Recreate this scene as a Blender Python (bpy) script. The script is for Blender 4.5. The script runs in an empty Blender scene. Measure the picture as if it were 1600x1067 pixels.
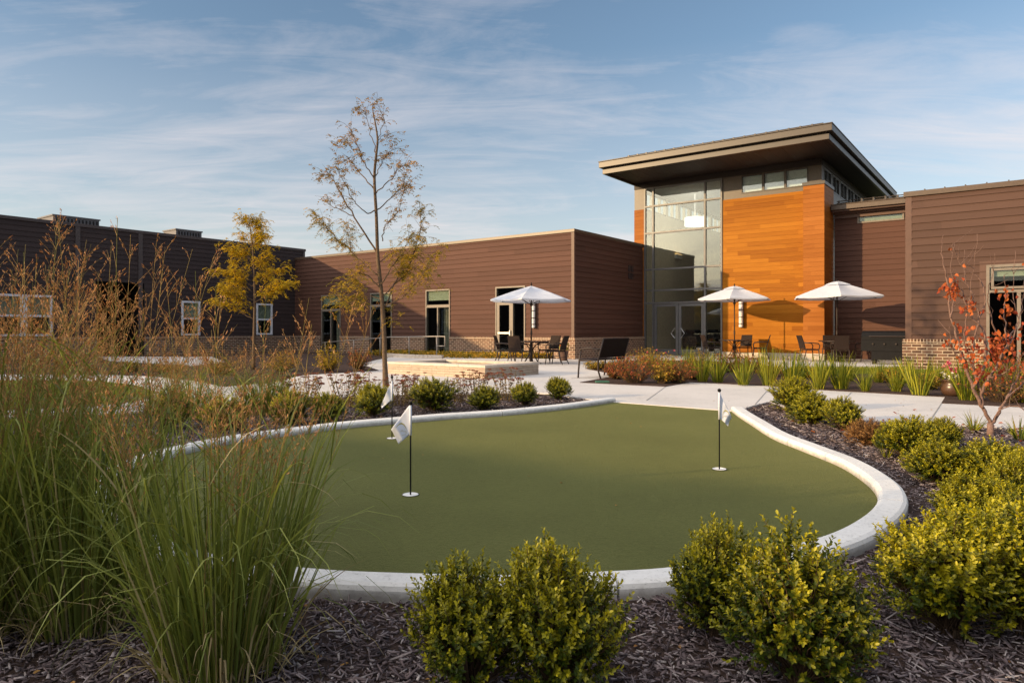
import bpy, math, random
import numpy as np
from mathutils import Vector, Matrix

R = math.radians
rnd = random.Random(7)
scene = bpy.context.scene
C = scene.collection
F, HC, VY = 1066.67, 1.1, 517.0          # focal length in photo pixels, eye height, horizon row

# ------------------------------------------------------------------ frame helpers
OX, OY = 2.37, 26.1                      # near corner of the middle wing, origin of the buildings' axes
UX, UY = 0.6, 0.8                        # u: along the side walls, away from the camera
VX, VYY = 0.8, -0.6                      # v: along the fronts, towards the right
ROT = -math.atan2(0.6, 0.8)

def G(px, py, z=0.0):
    d = F * (HC - z) / (py - VY)
    return ((px - 800) / F * d, d, z)
def AT(px, py, d):
    return Vector(((px - 800) / F * d, d, HC + (VY - py) * d / F))
def BL(q, p, z=0.0):
    return Vector((OX + q * VX + p * UX, OY + q * VYY + p * UY, z))
def toL(X, Y):
    dx, dy = X - OX, Y - OY
    return (dx * VX + dy * VYY, dx * UX + dy * UY)
def FQ(px, p):
    r = (px - 800) / F
    return (r * (OY + p * UY) - (OX + p * UX)) / (VX - r * VYY)
def FZ(px, py, p):
    q = FQ(px, p)
    return HC + (VY - py) * (OY + p * UY + q * VYY) / F
def SP(px, q):
    r = (px - 800) / F
    return (r * (OY + q * VYY) - (OX + q * VX)) / (UX - r * UY)
def SZ(px, py, q):
    p = SP(px, q)
    return HC + (VY - py) * (OY + p * UY + q * VYY) / F

# ------------------------------------------------------------------ materials
def mat(name):
    m = bpy.data.materials.new(name); m.use_nodes = True
    nt = m.node_tree; nt.nodes.clear()
    out = nt.nodes.new('ShaderNodeOutputMaterial')
    return m, nt, out
class N:
    def __init__(s, nt): s.nt = nt
    def n(s, typ, **kw):
        nd = s.nt.nodes.new(typ)
        for k, v in kw.items():
            setattr(nd, k, v)
        return nd
    def l(s, a, b): s.nt.links.new(a, b)
    def coord(s, kind='Object'):
        return s.n('ShaderNodeTexCoord').outputs[kind]
    def mapping(s, vec, scale=(1,1,1), loc=(0,0,0), rot=(0,0,0)):
        m = s.n('ShaderNodeMapping'); s.l(vec, m.inputs[0])
        m.inputs['Scale'].default_value = scale; m.inputs['Location'].default_value = loc; m.inputs['Rotation'].default_value = rot
        return m.outputs[0]
    def noise(s, vec, scale, detail=4, rough=.55, dist=0, out='Fac'):
        t = s.n('ShaderNodeTexNoise'); s.l(vec, t.inputs['Vector'])
        t.inputs['Scale'].default_value = scale; t.inputs['Detail'].default_value = detail
        t.inputs['Roughness'].default_value = rough; t.inputs['Distortion'].default_value = dist
        return t.outputs[out]
    def ramp(s, fac, stops, interp='LINEAR'):
        r = s.n('ShaderNodeValToRGB'); s.l(fac, r.inputs[0]); cr = r.color_ramp; cr.interpolation = interp
        while len(cr.elements) < len(stops): cr.elements.new(.5)
        for e, (p, c) in zip(cr.elements, stops):
            e.position = p; e.color = (c[0], c[1], c[2], 1) if not isinstance(c, (int, float)) else (c, c, c, 1)
        return r.outputs[0]
    def math(s, op, a, b=None, c=None):
        m = s.n('ShaderNodeMath', operation=op)
        for i, x in enumerate((a, b, c)):
            if x is None: continue
            if isinstance(x, (int, float)): m.inputs[i].default_value = x
            else: s.l(x, m.inputs[i])
        return m.outputs[0]
    def mix(s, fac, a, b, mode='MIX'):
        m = s.n('ShaderNodeMix', data_type='RGBA', blend_type=mode)
        for i, x in ((0, fac), (6, a), (7, b)):
            if isinstance(x, (int, float)): m.inputs[i].default_value = x
            elif isinstance(x, tuple): m.inputs[i].default_value = (*x, 1)
            else: s.l(x, m.inputs[i])
        return m.outputs[2]
    def bump(s, h, strength=.3, dist=.01):
        b = s.n('ShaderNodeBump'); s.l(h, b.inputs['Height'])
        b.inputs['Strength'].default_value = strength; b.inputs['Distance'].default_value = dist
        return b.outputs[0]
    def bsdf(s, col, rough=.6, spec=.4, metal=0, normal=None):
        b = s.n('ShaderNodeBsdfPrincipled')
        if isinstance(col, tuple): b.inputs['Base Color'].default_value = (*col, 1)
        else: s.l(col, b.inputs['Base Color'])
        if isinstance(rough, (int, float)): b.inputs['Roughness'].default_value = rough
        else: s.l(rough, b.inputs['Roughness'])
        b.inputs['Specular IOR Level'].default_value = spec; b.inputs['Metallic'].default_value = metal
        if normal is not None: s.l(normal, b.inputs['Normal'])
        return b.outputs[0]

def m_plain(name, col, rough=.55, spec=.4, metal=0, var=.12, scale=9, bump=0):
    m, nt, out = mat(name); n = N(nt); co = n.coord()
    f = n.noise(co, scale, 5, .6)
    a = tuple(c * (1 - var) for c in col); b = tuple(min(1, c * (1 + var)) for c in col)
    c = n.ramp(f, [(.3, a), (.7, b)])
    nm = n.bump(n.noise(co, scale * 12, 3), bump, .004) if bump else None
    n.l(n.bsdf(c, rough, spec, metal, nm), out.inputs[0]); return m

def m_siding(name, col):
    m, nt, out = mat(name); n = N(nt); co = n.coord()
    sx = n.n('ShaderNodeSeparateXYZ'); n.l(co, sx.inputs[0])
    row = n.math('FLOOR', n.math('MULTIPLY', sx.outputs[2], 5.0))
    brd = n.math('FLOOR', n.math('ADD', n.math('MULTIPLY', n.math('ADD', sx.outputs[0], sx.outputs[1]), .27), n.math('MULTIPLY', row, .37)))
    cv = n.n('ShaderNodeCombineXYZ'); n.l(row, cv.inputs[0]); n.l(brd, cv.inputs[1])
    wn = n.n('ShaderNodeTexWhiteNoise', noise_dimensions='3D'); n.l(cv.outputs[0], wn.inputs[0])
    st = n.noise(n.mapping(co, (1.2, 1.2, 14)), 1.0, 5, .6)
    f = n.math('ADD', n.math('MULTIPLY', wn.outputs[0], .45), n.math('MULTIPLY', st, .55))
    c = n.ramp(f, [(.2, tuple(x * .86 for x in col)), (.8, tuple(x * 1.13 for x in col))])
    nm = n.bump(n.noise(n.mapping(co, (3, 3, 40)), 3.0, 4), .12, .004)
    n.l(n.bsdf(c, .68, .14, 0, nm), out.inputs[0]); return m

def m_wood(name, bright=1.0, red=1.0):
    m, nt, out = mat(name); n = N(nt); co = n.coord()
    sx = n.n('ShaderNodeSeparateXYZ'); n.l(co, sx.inputs[0])
    hx = n.math('ADD', sx.outputs[0], sx.outputs[1])
    row = n.math('FLOOR', n.math('DIVIDE', n.math('SUBTRACT', sx.outputs[2], .25), .172))
    w1 = n.n('ShaderNodeTexWhiteNoise', noise_dimensions='1D'); n.l(row, w1.inputs['W'])
    brd = n.math('FLOOR', n.math('ADD', n.math('MULTIPLY', hx, .42), n.math('MULTIPLY', w1.outputs[0], 7.0)))
    cv = n.n('ShaderNodeCombineXYZ'); n.l(row, cv.inputs[0]); n.l(brd, cv.inputs[1])
    w2 = n.n('ShaderNodeTexWhiteNoise', noise_dimensions='3D'); n.l(cv.outputs[0], w2.inputs[0])
    off = n.n('ShaderNodeVectorMath', operation='MULTIPLY_ADD'); n.l(w2.outputs[1], off.inputs[0]); off.inputs[1].default_value = (9, 9, 9); n.l(co, off.inputs[2])
    grain = n.noise(n.mapping(off.outputs[0], (1.1, 1.1, 26)), 1.6, 7, .62, .6)
    fine = n.noise(n.mapping(off.outputs[0], (4, 4, 120)), 2.0, 4, .6)
    f = n.math('ADD', n.math('MULTIPLY', w2.outputs[0], .36), n.math('ADD', n.math('MULTIPLY', grain, .56), n.math('MULTIPLY', fine, .15)))
    b = bright
    if red != 1.0: f = n.math('ADD', n.math('MULTIPLY', f, .7), .16)
    c = n.ramp(f, [(.18, (.15*b, .041*b, .0025*b)), (.42, (.24*b, .083*b, .005*b)), (.62, (.30*b, .111*b, .008*b)), (.88, (.39*b, .160*b, .016*b))])
    if red != 1.0: c = n.mix(1.0, c, (1.0, .96*red, 2.3), 'MULTIPLY')
    nm = n.bump(grain, .12, .003)
    n.l(n.bsdf(c, .55, .10, 0, nm), out.inputs[0]); return m

def m_brick(name, soldier=False):
    m, nt, out = mat(name); n = N(nt); co = n.coord()
    sx = n.n('ShaderNodeSeparateXYZ'); n.l(co, sx.inputs[0])
    cv = n.n('ShaderNodeCombineXYZ')
    n.l(n.math('ADD', sx.outputs[0], sx.outputs[1]), cv.inputs[0]); n.l(sx.outputs[2], cv.inputs[1])
    t = n.n('ShaderNodeTexBrick'); n.l(cv.outputs[0], t.inputs['Vector'])
    t.inputs['Scale'].default_value = 1
    t.inputs['Color1'].default_value = (.20, .105, .065, 1); t.inputs['Color2'].default_value = (.040, .019, .013, 1)
    t.inputs['Mortar'].default_value = (.50, .39, .28, 1)
    t.inputs['Mortar Size'].default_value = .011; t.inputs['Mortar Smooth'].default_value = .1; t.inputs['Bias'].default_value = .0
    if soldier:
        t.offset = 0; t.inputs['Brick Width'].default_value = .076; t.inputs['Row Height'].default_value = .4
    else:
        t.inputs['Brick Width'].default_value = .235; t.inputs['Row Height'].default_value = .083
    f = n.noise(co, 6, 5, .7)
    c = n.mix(n.math('MULTIPLY', f, .25), t.outputs[0], n.ramp(f, [(.3, (.10, .055, .04)), (.7, (.40, .27, .19))]))
    nm = n.bump(n.math('SUBTRACT', n.noise(co, 60, 3), n.math('MULTIPLY', t.outputs[1], 1.6)), .6, .006)
    n.l(n.bsdf(c, .85, .2, 0, nm), out.inputs[0]); return m

def m_concrete(name, col=(.56, .54, .51), joints=None):
    m, nt, out = mat(name); n = N(nt); co = n.coord()
    f1 = n.noise(co, .7, 5, .6); f2 = n.noise(co, 14, 5, .65)
    f = n.math('ADD', n.math('MULTIPLY', f1, .6), n.math('MULTIPLY', f2, .4))
    c = n.ramp(f, [(.32, tuple(x * .80 for x in col)), (.5, col), (.7, tuple(x * 1.1 for x in col))])
    sp = n.ramp(n.noise(co, 90, 2, .5), [(.30, .78), (.42, 1.0)])
    c = n.mix(1.0, c, sp, 'MULTIPLY')
    nm = n.bump(n.noise(co, 120, 4), .25, .004)
    n.l(n.bsdf(c, .8, .3, 0, nm), out.inputs[0]); return m

def m_kerb():
    m, nt, out = mat('kerb_concrete'); n = N(nt); co = n.coord()
    sx = n.n('ShaderNodeSeparateXYZ'); n.l(co, sx.inputs[0])
    f = n.math('ADD', n.math('MULTIPLY', n.noise(co, 1.5, 5, .6), .5), n.math('MULTIPLY', n.noise(co, 22, 5, .65), .5))
    c = n.ramp(f, [(.3, (.58, .575, .56)), (.5, (.70, .695, .675)), (.7, (.77, .765, .745))])
    pit = n.ramp(n.noise(n.mapping(co, (1, 1, 2.2)), 70, 3, .6), [(.33, .55), (.42, 1.0)])
    c = n.mix(.55, c, pit, 'MULTIPLY')
    # soil splash stains low on the concrete, with a ragged edge
    low = n.math('ADD', sx.outputs[2], n.math('MULTIPLY', n.math('SUBTRACT', n.noise(co, 16, 4, .6), .5), .055))
    st = n.ramp(low, [(.02, 1.0), (.052, 0.0)])
    c = n.mix(n.math('MULTIPLY', st, .62), c, (.17, .14, .115))
    nm = n.bump(n.noise(co, 90, 4, .6), .35, .004)
    n.l(n.bsdf(c, .8, .3, 0, nm), out.inputs[0]); return m

def m_turf():
    m, nt, out = mat('putting_turf'); n = N(nt); co = n.coord()
    f1 = n.noise(co, .55, 4, .55); f2 = n.noise(co, 38, 4, .7); f3 = n.noise(co, 110, 3, .7)
    f = n.math('ADD', n.math('MULTIPLY', f1, .40), n.math('ADD', n.math('MULTIPLY', f2, .25), n.math('MULTIPLY', f3, .35)))
    c = n.ramp(f, [(.32, (.044, .052, .016)), (.5, (.084, .094, .029)), (.68, (.128, .134, .045))])
    nm = n.bump(n.math('ADD', f3, n.math('MULTIPLY', f2, .9)), 1.0, .012)
    b = n.bsdf(c, .92, .1, 0, nm)
    pb = b.node; pb.inputs['Sheen Weight'].default_value = .25; pb.inputs['Sheen Roughness'].default_value = .5
    pb.inputs['Sheen Tint'].default_value = (.6, .6, .25, 1)
    n.l(b, out.inputs[0]); return m

def m_soil(name, cols, scale=30, bump=.8):
    m, nt, out = mat(name); n = N(nt); co = n.coord()
    f = n.math('ADD', n.math('MULTIPLY', n.noise(co, scale, 6, .7), .7), n.math('MULTIPLY', n.noise(co, 1.3, 3), .3))
    c = n.ramp(f, [(.3, cols[0]), (.5, cols[1]), (.7, cols[2])])
    nm = n.bump(n.noise(co, scale * 1.7, 6, .7), bump, .02)
    n.l(n.bsdf(c, .9, .15, 0, nm), out.inputs[0]); return m

def m_island(name, stops, rough=.7, spec=.25):
    m, nt, out = mat(name); n = N(nt)
    g = n.n('ShaderNodeNewGeometry')
    c = n.ramp(g.outputs['Random Per Island'], stops)
    n.l(n.bsdf(c, rough, spec), out.inputs[0]); return m

def m_leaf(name, old, new, trans=.3, rough=.5, spec=.35, clump=3.0, var=.35, dead=None):
    """old foliage to fresh tips by the leaf's own 'tip' value, with variation from leaf to leaf."""
    m, nt, out = mat(name); n = N(nt)
    a = n.n('ShaderNodeAttribute', attribute_name='tip')
    g = n.n('ShaderNodeNewGeometry'); rp = g.outputs['Random Per Island']
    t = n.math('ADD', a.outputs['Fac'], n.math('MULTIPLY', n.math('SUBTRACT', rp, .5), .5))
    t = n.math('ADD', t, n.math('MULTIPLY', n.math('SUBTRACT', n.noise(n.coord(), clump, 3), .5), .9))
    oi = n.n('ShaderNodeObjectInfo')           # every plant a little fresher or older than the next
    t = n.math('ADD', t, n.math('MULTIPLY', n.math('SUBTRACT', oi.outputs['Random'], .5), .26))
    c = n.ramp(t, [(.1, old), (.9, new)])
    v = n.n('ShaderNodeHueSaturation'); n.l(c, v.inputs['Color'])
    n.l(n.math('ADD', 1 - var / 2, n.math('MULTIPLY', rp, var)), v.inputs['Value'])
    c = v.outputs[0]
    if dead: c = n.mix(n.math('GREATER_THAN', rp, .965), c, dead)
    b = n.bsdf(c, rough, spec)
    tr = n.n('ShaderNodeBsdfTranslucent'); n.l(n.mix(1.0, c, (1.25, 1.15, .55), 'MULTIPLY'), tr.inputs[0])
    mx = n.n('ShaderNodeMixShader'); mx.inputs[0].default_value = trans
    n.l(b, mx.inputs[1]); n.l(tr.outputs[0], mx.inputs[2]); n.l(mx.outputs[0], out.inputs[0]); return m

def m_glass(name, tint=(.72, .78, .76), ior=1.9):
    m, nt, out = mat(name); n = N(nt)
    fr = n.n('ShaderNodeFresnel'); gm_ = n.n('ShaderNodeNewGeometry')
    n.l(n.math('ADD', ior, n.math('MULTIPLY', gm_.outputs['Backfacing'], 1/ior-ior)), fr.inputs['IOR'])   # same reflectance from both sides of the sheet
    tr = n.n('ShaderNodeBsdfTransparent'); tr.inputs[0].default_value = (*tint, 1)
    gl = n.n('ShaderNodeBsdfGlossy'); gl.inputs['Roughness'].default_value = .0; gl.inputs[0].default_value = (.92, .97, .97, 1)
    co = n.coord(); nm = n.bump(n.noise(co, .8, 2), .03, .02); n.l(nm, gl.inputs['Normal'])
    mx = n.n('ShaderNodeMixShader'); n.l(fr.outputs[0], mx.inputs[0]); n.l(tr.outputs[0], mx.inputs[1]); n.l(gl.outputs[0], mx.inputs[2])
    n.l(mx.outputs[0], out.inputs[0]); return m

def m_cloth(name, col, trans=.25):
    m, nt, out = mat(name); n = N(nt); co = n.coord()
    c = n.ramp(n.noise(co, 5, 4), [(.3, tuple(x * .93 for x in col)), (.7, col)])
    b = n.bsdf(c, .85, .1, 0, n.bump(n.noise(co, 7, 3), .1, .02))
    tr = n.n('ShaderNodeBsdfTranslucent'); n.l(c, tr.inputs[0])
    mx = n.n('ShaderNodeMixShader'); mx.inputs[0].default_value = trans
    n.l(b, mx.inputs[1]); n.l(tr.outputs[0], mx.inputs[2]); n.l(mx.outputs[0], out.inputs[0]); return m

def m_emit(name, col, s):
    m, nt, out = mat(name); n = N(nt); e = n.n('ShaderNodeEmission'); e.inputs[0].default_value = (*col, 1); e.inputs[1].default_value = s
    n.l(e.outputs[0], out.inputs[0]); return m

def m_stone():
    m, nt, out = mat('ledge_stone'); n = N(nt); co = n.coord()
    sx = n.n('ShaderNodeSeparateXYZ'); n.l(co, sx.inputs[0])
    cv = n.n('ShaderNodeCombineXYZ'); n.l(n.math('ADD', sx.outputs[0], sx.outputs[1]), cv.inputs[0]); n.l(sx.outputs[2], cv.inputs[1])
    t = n.n('ShaderNodeTexBrick'); n.l(cv.outputs[0], t.inputs['Vector']); t.inputs['Scale'].default_value = 1
    t.inputs['Brick Width'].default_value = .42; t.inputs['Row Height'].default_value = .06; t.offset = .37
    t.inputs['Color1'].default_value = (.56, .45, .34, 1); t.inputs['Color2'].default_value = (.38, .29, .22, 1); t.inputs['Mortar'].default_value = (.24, .19, .15, 1)
    t.inputs['Mortar Size'].default_value = .005
    f = n.noise(co, 7, 5, .7)
    c = n.mix(.4, t.outputs[0], n.ramp(f, [(.3, (.34, .27, .2)), (.7, (.6, .5, .39))]))
    nm = n.bump(n.math('SUBTRACT', n.noise(co, 25, 5, .7), t.outputs[1]), .8, .015)
    n.l(n.bsdf(c, .85, .2, 0, nm), out.inputs[0]); return m

M = {}
M['siding'] = m_siding('brown_siding', (.094, .0465, .0335))
M['siding_grey'] = m_siding('taupe_siding', (.087, .050, .038))
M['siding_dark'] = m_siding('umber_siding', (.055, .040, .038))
M['trim'] = m_plain('brown_trim', (.098, .050, .035), .5, .35)
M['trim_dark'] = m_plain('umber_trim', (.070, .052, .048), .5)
M['coping'] = m_plain('bronze_coping', (.080, .052, .033), .42, .5, .0)
M['fascia'] = m_plain('bronze_fascia', (.040, .028, .019), .42, .5)
M['soffit'] = m_plain('soffit_panel', (.030, .021, .017), .6)
M['panel'] = m_plain('bronze_panel', (.085, .066, .050), .45, .5)
M['mullion'] = m_plain('grey_mullion', (.115, .112, .112), .45, .5, .1)
M['frame_taupe'] = m_plain('taupe_frame', (.185, .155, .125), .5, .4)
M['frame_white'] = m_plain('white_vinyl', (.72, .74, .78), .45)
M['glass'] = m_glass('lobby_glass', (.90, .93, .92), 1.85)
M['pane'] = m_glass('window_glass', (.80, .84, .82), 1.5)
M['blind'] = m_plain('roller_blind', (.40, .42, .33), .8, .1)
M['sky_reflection_pale'] = m_plain('pale_sky_reflection', (.66, .72, .70), .8, .1)
M['curtain'] = m_plain('curtain_cloth', (.32, .29, .23), .9, .1)
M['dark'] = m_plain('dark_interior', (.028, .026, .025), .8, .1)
M['wood'] = m_wood('cedar_boards', 1.16); M['wood_pier'] = m_wood('cedar_pier_boards', 1.12, .99)
M['brick'] = m_brick('brown_brick'); M['brick_soldier'] = m_brick('brown_brick_soldier', True)
M['conc'] = m_concrete('path_concrete', (.60, .575, .55)); M['found'] = m_concrete('foundation_concrete', (.55, .50, .43))
M['kerb'] = m_kerb(); M['joint'] = m_plain('joint_filler', (.30, .285, .265), .9, .1)
M['turf'] = m_turf()
M['mulch'] = m_soil('mulch_soil', [(.026, .016, .013), (.060, .039, .032), (.11, .074, .060)])
M['lawn'] = m_soil('lawn_soil', [(.09, .115, .014), (.14, .165, .020), (.19, .20, .03)], 60, .5)
M['ground'] = m_soil('open_ground', [(.06, .07, .03), (.09, .10, .04), (.12, .12, .06)], 2)
M['chips'] = m_island('bark_chips', [(0, (.034, .024, .025)), (.35, (.095, .072, .076)), (.7, (.19, .145, .145)), (.93, (.31, .265, .265)), (1, (.48, .43, .41))], .8)
M['stone'] = m_stone(); M['stonecap'] = m_plain('stone_cap', (.60, .52, .43), .8, .2, 0, .15, 5, .3)
M['wicker'] = m_plain('brown_wicker', (.026, .017, .014), .7, .15, 0, .3, 60, .5)
M['bronze'] = m_plain('bronze_tube', (.034, .022, .017), .5, .35)
M['black'] = m_plain('black_enamel', (.009, .009, .010), .55, .10)
M['blackmat'] = m_plain('black_plastic', (.012, .012, .012), .6, .3)
M['steel'] = m_plain('brushed_steel', (.42, .42, .42), .35, .5, .8)
M['rail'] = m_plain('rail_metal', (.30, .27, .24), .45, .5, .3)
M['canvas'] = m_cloth('umbrella_canvas', (.68, .72, .80), .22)
M['flag'] = m_cloth('flag_nylon', (.70, .745, .85), .16)
M['logo'] = m_plain('flag_print', (.42, .36, .07), .8, .1)
M['logo_grey'] = m_plain('flag_print_grey', (.55, .53, .42), .8, .1)
M['white'] = m_plain('white_paint', (.78, .78, .76), .5)
M['lampwhite'] = m_plain('lamp_acrylic', (.76, .76, .74), .4)
M['cream'] = m_plain('cream_plaster', (.66, .60, .47), .8, .1)
M['ceil'] = m_plain('ceiling_paint', (.84, .83, .79), .8, .1)
M['roofmetal'] = m_plain('roof_metal', (.085, .075, .066), .4, .5, .3)
M['unit'] = m_plain('unit_metal', (.13, .125, .13), .5, .4, .2)
M['bark'] = m_plain('young_bark', (.13, .088, .055), .85, .15, 0, .35, 30, .8)
M['bark_red'] = m_plain('redbud_bark', (.20, .125, .10), .8, .2, 0, .3, 40, .6)
M['twig'] = m_plain('shrub_twig', (.10, .065, .04), .85, .15)
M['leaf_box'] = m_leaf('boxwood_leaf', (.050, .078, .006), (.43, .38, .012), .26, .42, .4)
M['leaf_dry'] = m_leaf('dry_leaf', (.22, .10, .03), (.42, .24, .08), .25, .7, .2)
M['leaf_locust'] = m_leaf('locust_leaf', (.20, .175, .020), (.54, .33, .030), .4, .6, .2)
M['leaf_locust_brown'] = m_leaf('locust_leaf_brown', (.20, .15, .026), (.42, .23, .045), .3, .6, .2)
M['leaf_gold'] = m_leaf('gold_leaf', (.30, .235, .016), (.62, .42, .022), .4, .6, .2)
M['leaf_red'] = m_leaf('redbud_leaf', (.35, .06, .025), (.55, .15, .04), .4, .55, .3, var=.5)
M['leaf_rust'] = m_leaf('rust_leaf', (.14, .13, .020), (.46, .10, .05), .3, .6, .2)
M['leaf_ygreen'] = m_leaf('yellow_green_leaf', (.11, .13, .018), (.58, .34, .045), .3, .6, .2)
M['iris'] = m_leaf('iris_blade', (.085, .13, .012), (.38, .36, .03), .35, .5, .3, dead=(.38, .24, .07))
M['blade'] = m_leaf('switchgrass_blade', (.115, .155, .030), (.29, .325, .080), .35, .5, .3, dead=(.42, .36, .2))
M['thatch'] = m_leaf('switchgrass_thatch', (.22, .17, .085), (.44, .36, .20), .2, .8, .1)
M['stem'] = m_leaf('switchgrass_stem', (.14, .16, .03), (.33, .20, .07), .15, .6, .2)
M['plume'] = m_leaf('switchgrass_plume', (.30, .12, .055), (.56, .30, .15), .3, .7, .15, var=.6)
M['sedum'] = m_leaf('sedum_head', (.19, .05, .036), (.34, .15, .09), .1, .8, .1)
M['sedum_stem'] = m_leaf('sedum_stem', (.14, .09, .04), (.26, .19, .08), .15, .8, .1)
M['petal'] = m_leaf('petal', (.62, .06, .14), (.78, .30, .36), .3, .5, .2)
M['petal_red'] = m_leaf('petal_red', (.6, .02, .02), (.7, .08, .05), .3, .5, .2)
M['petal_white'] = m_leaf('petal_white', (.75, .72, .66), (.8, .78, .74), .3, .5, .2)
M['pot'] = m_plain('glazed_pot', (.085, .045, .028), .3, .5)
M['terracotta'] = m_plain('dark_clay', (.09, .05, .035), .6)
M['grass'] = m_leaf('lawn_grass', (.10, .14, .014), (.28, .28, .03), .3, .6, .2)
M['valve'] = m_plain('green_plastic', (.05, .14, .09), .5)
M['lamp_lit'] = m_emit('drum_shade_lit', (1, .92, .78), 1.1)
M['sconce'] = m_emit('warm_lamp', (1, .62, .25), 1.6)

# ------------------------------------------------------------------ mesh building
class MB:
    def __init__(s): s.v, s.f = [], []
    def add(s, vs, fs):
        k = len(s.v); s.v += [tuple(v) for v in vs]; s.f += [tuple(i + k for i in f) for f in fs]; return s
    def box(s, x0, x1, y0, y1, z0, z1):
        vs = [(x0,y0,z0),(x1,y0,z0),(x1,y1,z0),(x0,y1,z0),(x0,y0,z1),(x1,y0,z1),(x1,y1,z1),(x0,y1,z1)]
        return s.add(vs, [(0,3,2,1),(4,5,6,7),(0,1,5,4),(1,2,6,5),(2,3,7,6),(3,0,4,7)])
    def obox(s, mtx, dx, dy, dz):
        vs = [mtx @ Vector((x*dx/2, y*dy/2, z*dz/2)) for z in (-1,1) for (x,y) in ((-1,-1),(1,-1),(1,1),(-1,1))]
        return s.add(vs, [(0,3,2,1),(4,5,6,7),(0,1,5,4),(1,2,6,5),(2,3,7,6),(3,0,4,7)])
    def bar(s, a, b, w, h=None, up=(0,0,1)):
        a, b = Vector(a), Vector(b); h = h or w
        z = (b - a); L = z.length; z.normalize()
        u = Vector(up)
        if abs(z.dot(u)) > .98: u = Vector((1,0,0))
        x = u.cross(z).normalized(); y = z.cross(x)
        m = Matrix((x, y, z)).transposed().to_4x4(); m.translation = (a + b) / 2
        return s.obox(m, w, h, L)
    def tube(s, pts, r, n=8, cap=True):
        pts = [Vector(p) for p in pts]; rs = r if isinstance(r, (list, tuple)) else [r] * len(pts)
        k = len(s.v); ref = None
        for i, p in enumerate(pts):
            t = (pts[min(i+1, len(pts)-1)] - pts[max(i-1, 0)]).normalized()
            if ref is None:
                ref = t.orthogonal().normalized()
            ref = (ref - t * ref.dot(t)).normalized(); b = t.cross(ref)
            for j in range(n):
                a = 2 * math.pi * j / n
                s.v.append(tuple(p + (ref * math.cos(a) + b * math.sin(a)) * rs[i]))
        for i in range(len(pts) - 1):
            for j in range(n):
                a, b_ = k + i*n + j, k + i*n + (j+1) % n
                s.f.append((a, b_, b_ + n, a + n))
        if cap:
            s.f.append(tuple(k + j for j in reversed(range(n)))); e = k + (len(pts)-1)*n
            s.f.append(tuple(e + j for j in range(n)))
        return s
    def lathe(s, prof, n=24, c=(0,0,0)):
        k = len(s.v)
        for (r, z) in prof:
            for j in range(n):
                a = 2*math.pi*j/n
                s.v.append((c[0] + r*math.cos(a), c[1] + r*math.sin(a), c[2] + z))
        for i in range(len(prof)-1):
            for j in range(n):
                a, b = k+i*n+j, k+i*n+(j+1) % n
                s.f.append((a, b, b+n, a+n))
        return s
    def build(s, name, m, parent=None, smooth=False, bevel=0):
        me = bpy.data.meshes.new(name); me.from_pydata(s.v, [], s.f); me.update()
        me.materials.append(m)
        if smooth:
            me.polygons.foreach_set('use_smooth', [True]*len(me.polygons))
        o = bpy.data.objects.new(name, me); C.objects.link(o)
        if parent is not None: o.parent = parent
        if bevel:
            b = o.modifiers.new('bevel', 'BEVEL'); b.width = bevel; b.segments = 2; b.limit_method = 'ANGLE'
        return o

def mesh_np(name, V, Q, m, parent=None, tip=None, smooth=False):
    """mesh from arrays: V (n,3) points, Q (k,4) quads."""
    me = bpy.data.meshes.new(name)
    me.vertices.add(len(V)); me.vertices.foreach_set('co', np.ascontiguousarray(V, np.float32).ravel())
    me.loops.add(Q.size); me.loops.foreach_set('vertex_index', np.ascontiguousarray(Q, np.int32).ravel())
    me.polygons.add(len(Q)); me.polygons.foreach_set('loop_start', np.arange(0, Q.size, Q.shape[1], dtype=np.int32))
    if smooth: me.polygons.foreach_set('use_smooth', np.ones(len(Q), bool))
    me.update(calc_edges=True)
    if tip is not None:
        at = me.attributes.new('tip', 'FLOAT', 'POINT'); at.data.foreach_set('value', np.ascontiguousarray(tip, np.float32))
    me.materials.append(m)
    o = bpy.data.objects.new(name, me); C.objects.link(o)
    if parent is not None: o.parent = parent
    return o

def tag(o, label, cat, group=None, kind=None):
    o['label'] = label; o['category'] = cat
    if group: o['group'] = group
    if kind: o['kind'] = kind
    return o
def thing(name, label, cat, loc=(0,0,0), rz=0, group=None, scale=1):
    o = bpy.data.objects.new(name, None); C.objects.link(o)
    o.location = loc; o.rotation_euler = (0, 0, rz)
    o.scale = (scale,)*3 if isinstance(scale, (int, float)) else scale
    return tag(o, label, cat, group)
def struct(o):
    o['kind'] = 'structure'; return o
def kids(o): return [c for c in C.objects if c.parent == o]
def dup(root, loc, rz, label, group=None, scale=None):
    r = root.copy(); C.objects.link(r); r.location = loc; r.rotation_euler = (0, 0, rz); r['label'] = label
    if group: r['group'] = group
    if scale is not None: r.scale = (scale,)*3 if isinstance(scale, (int, float)) else scale
    for ch in kids(root):
        c = ch.copy(); C.objects.link(c); c.parent = r
        for g in kids(ch):
            d = g.copy(); C.objects.link(d); d.parent = c
    return r

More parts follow.
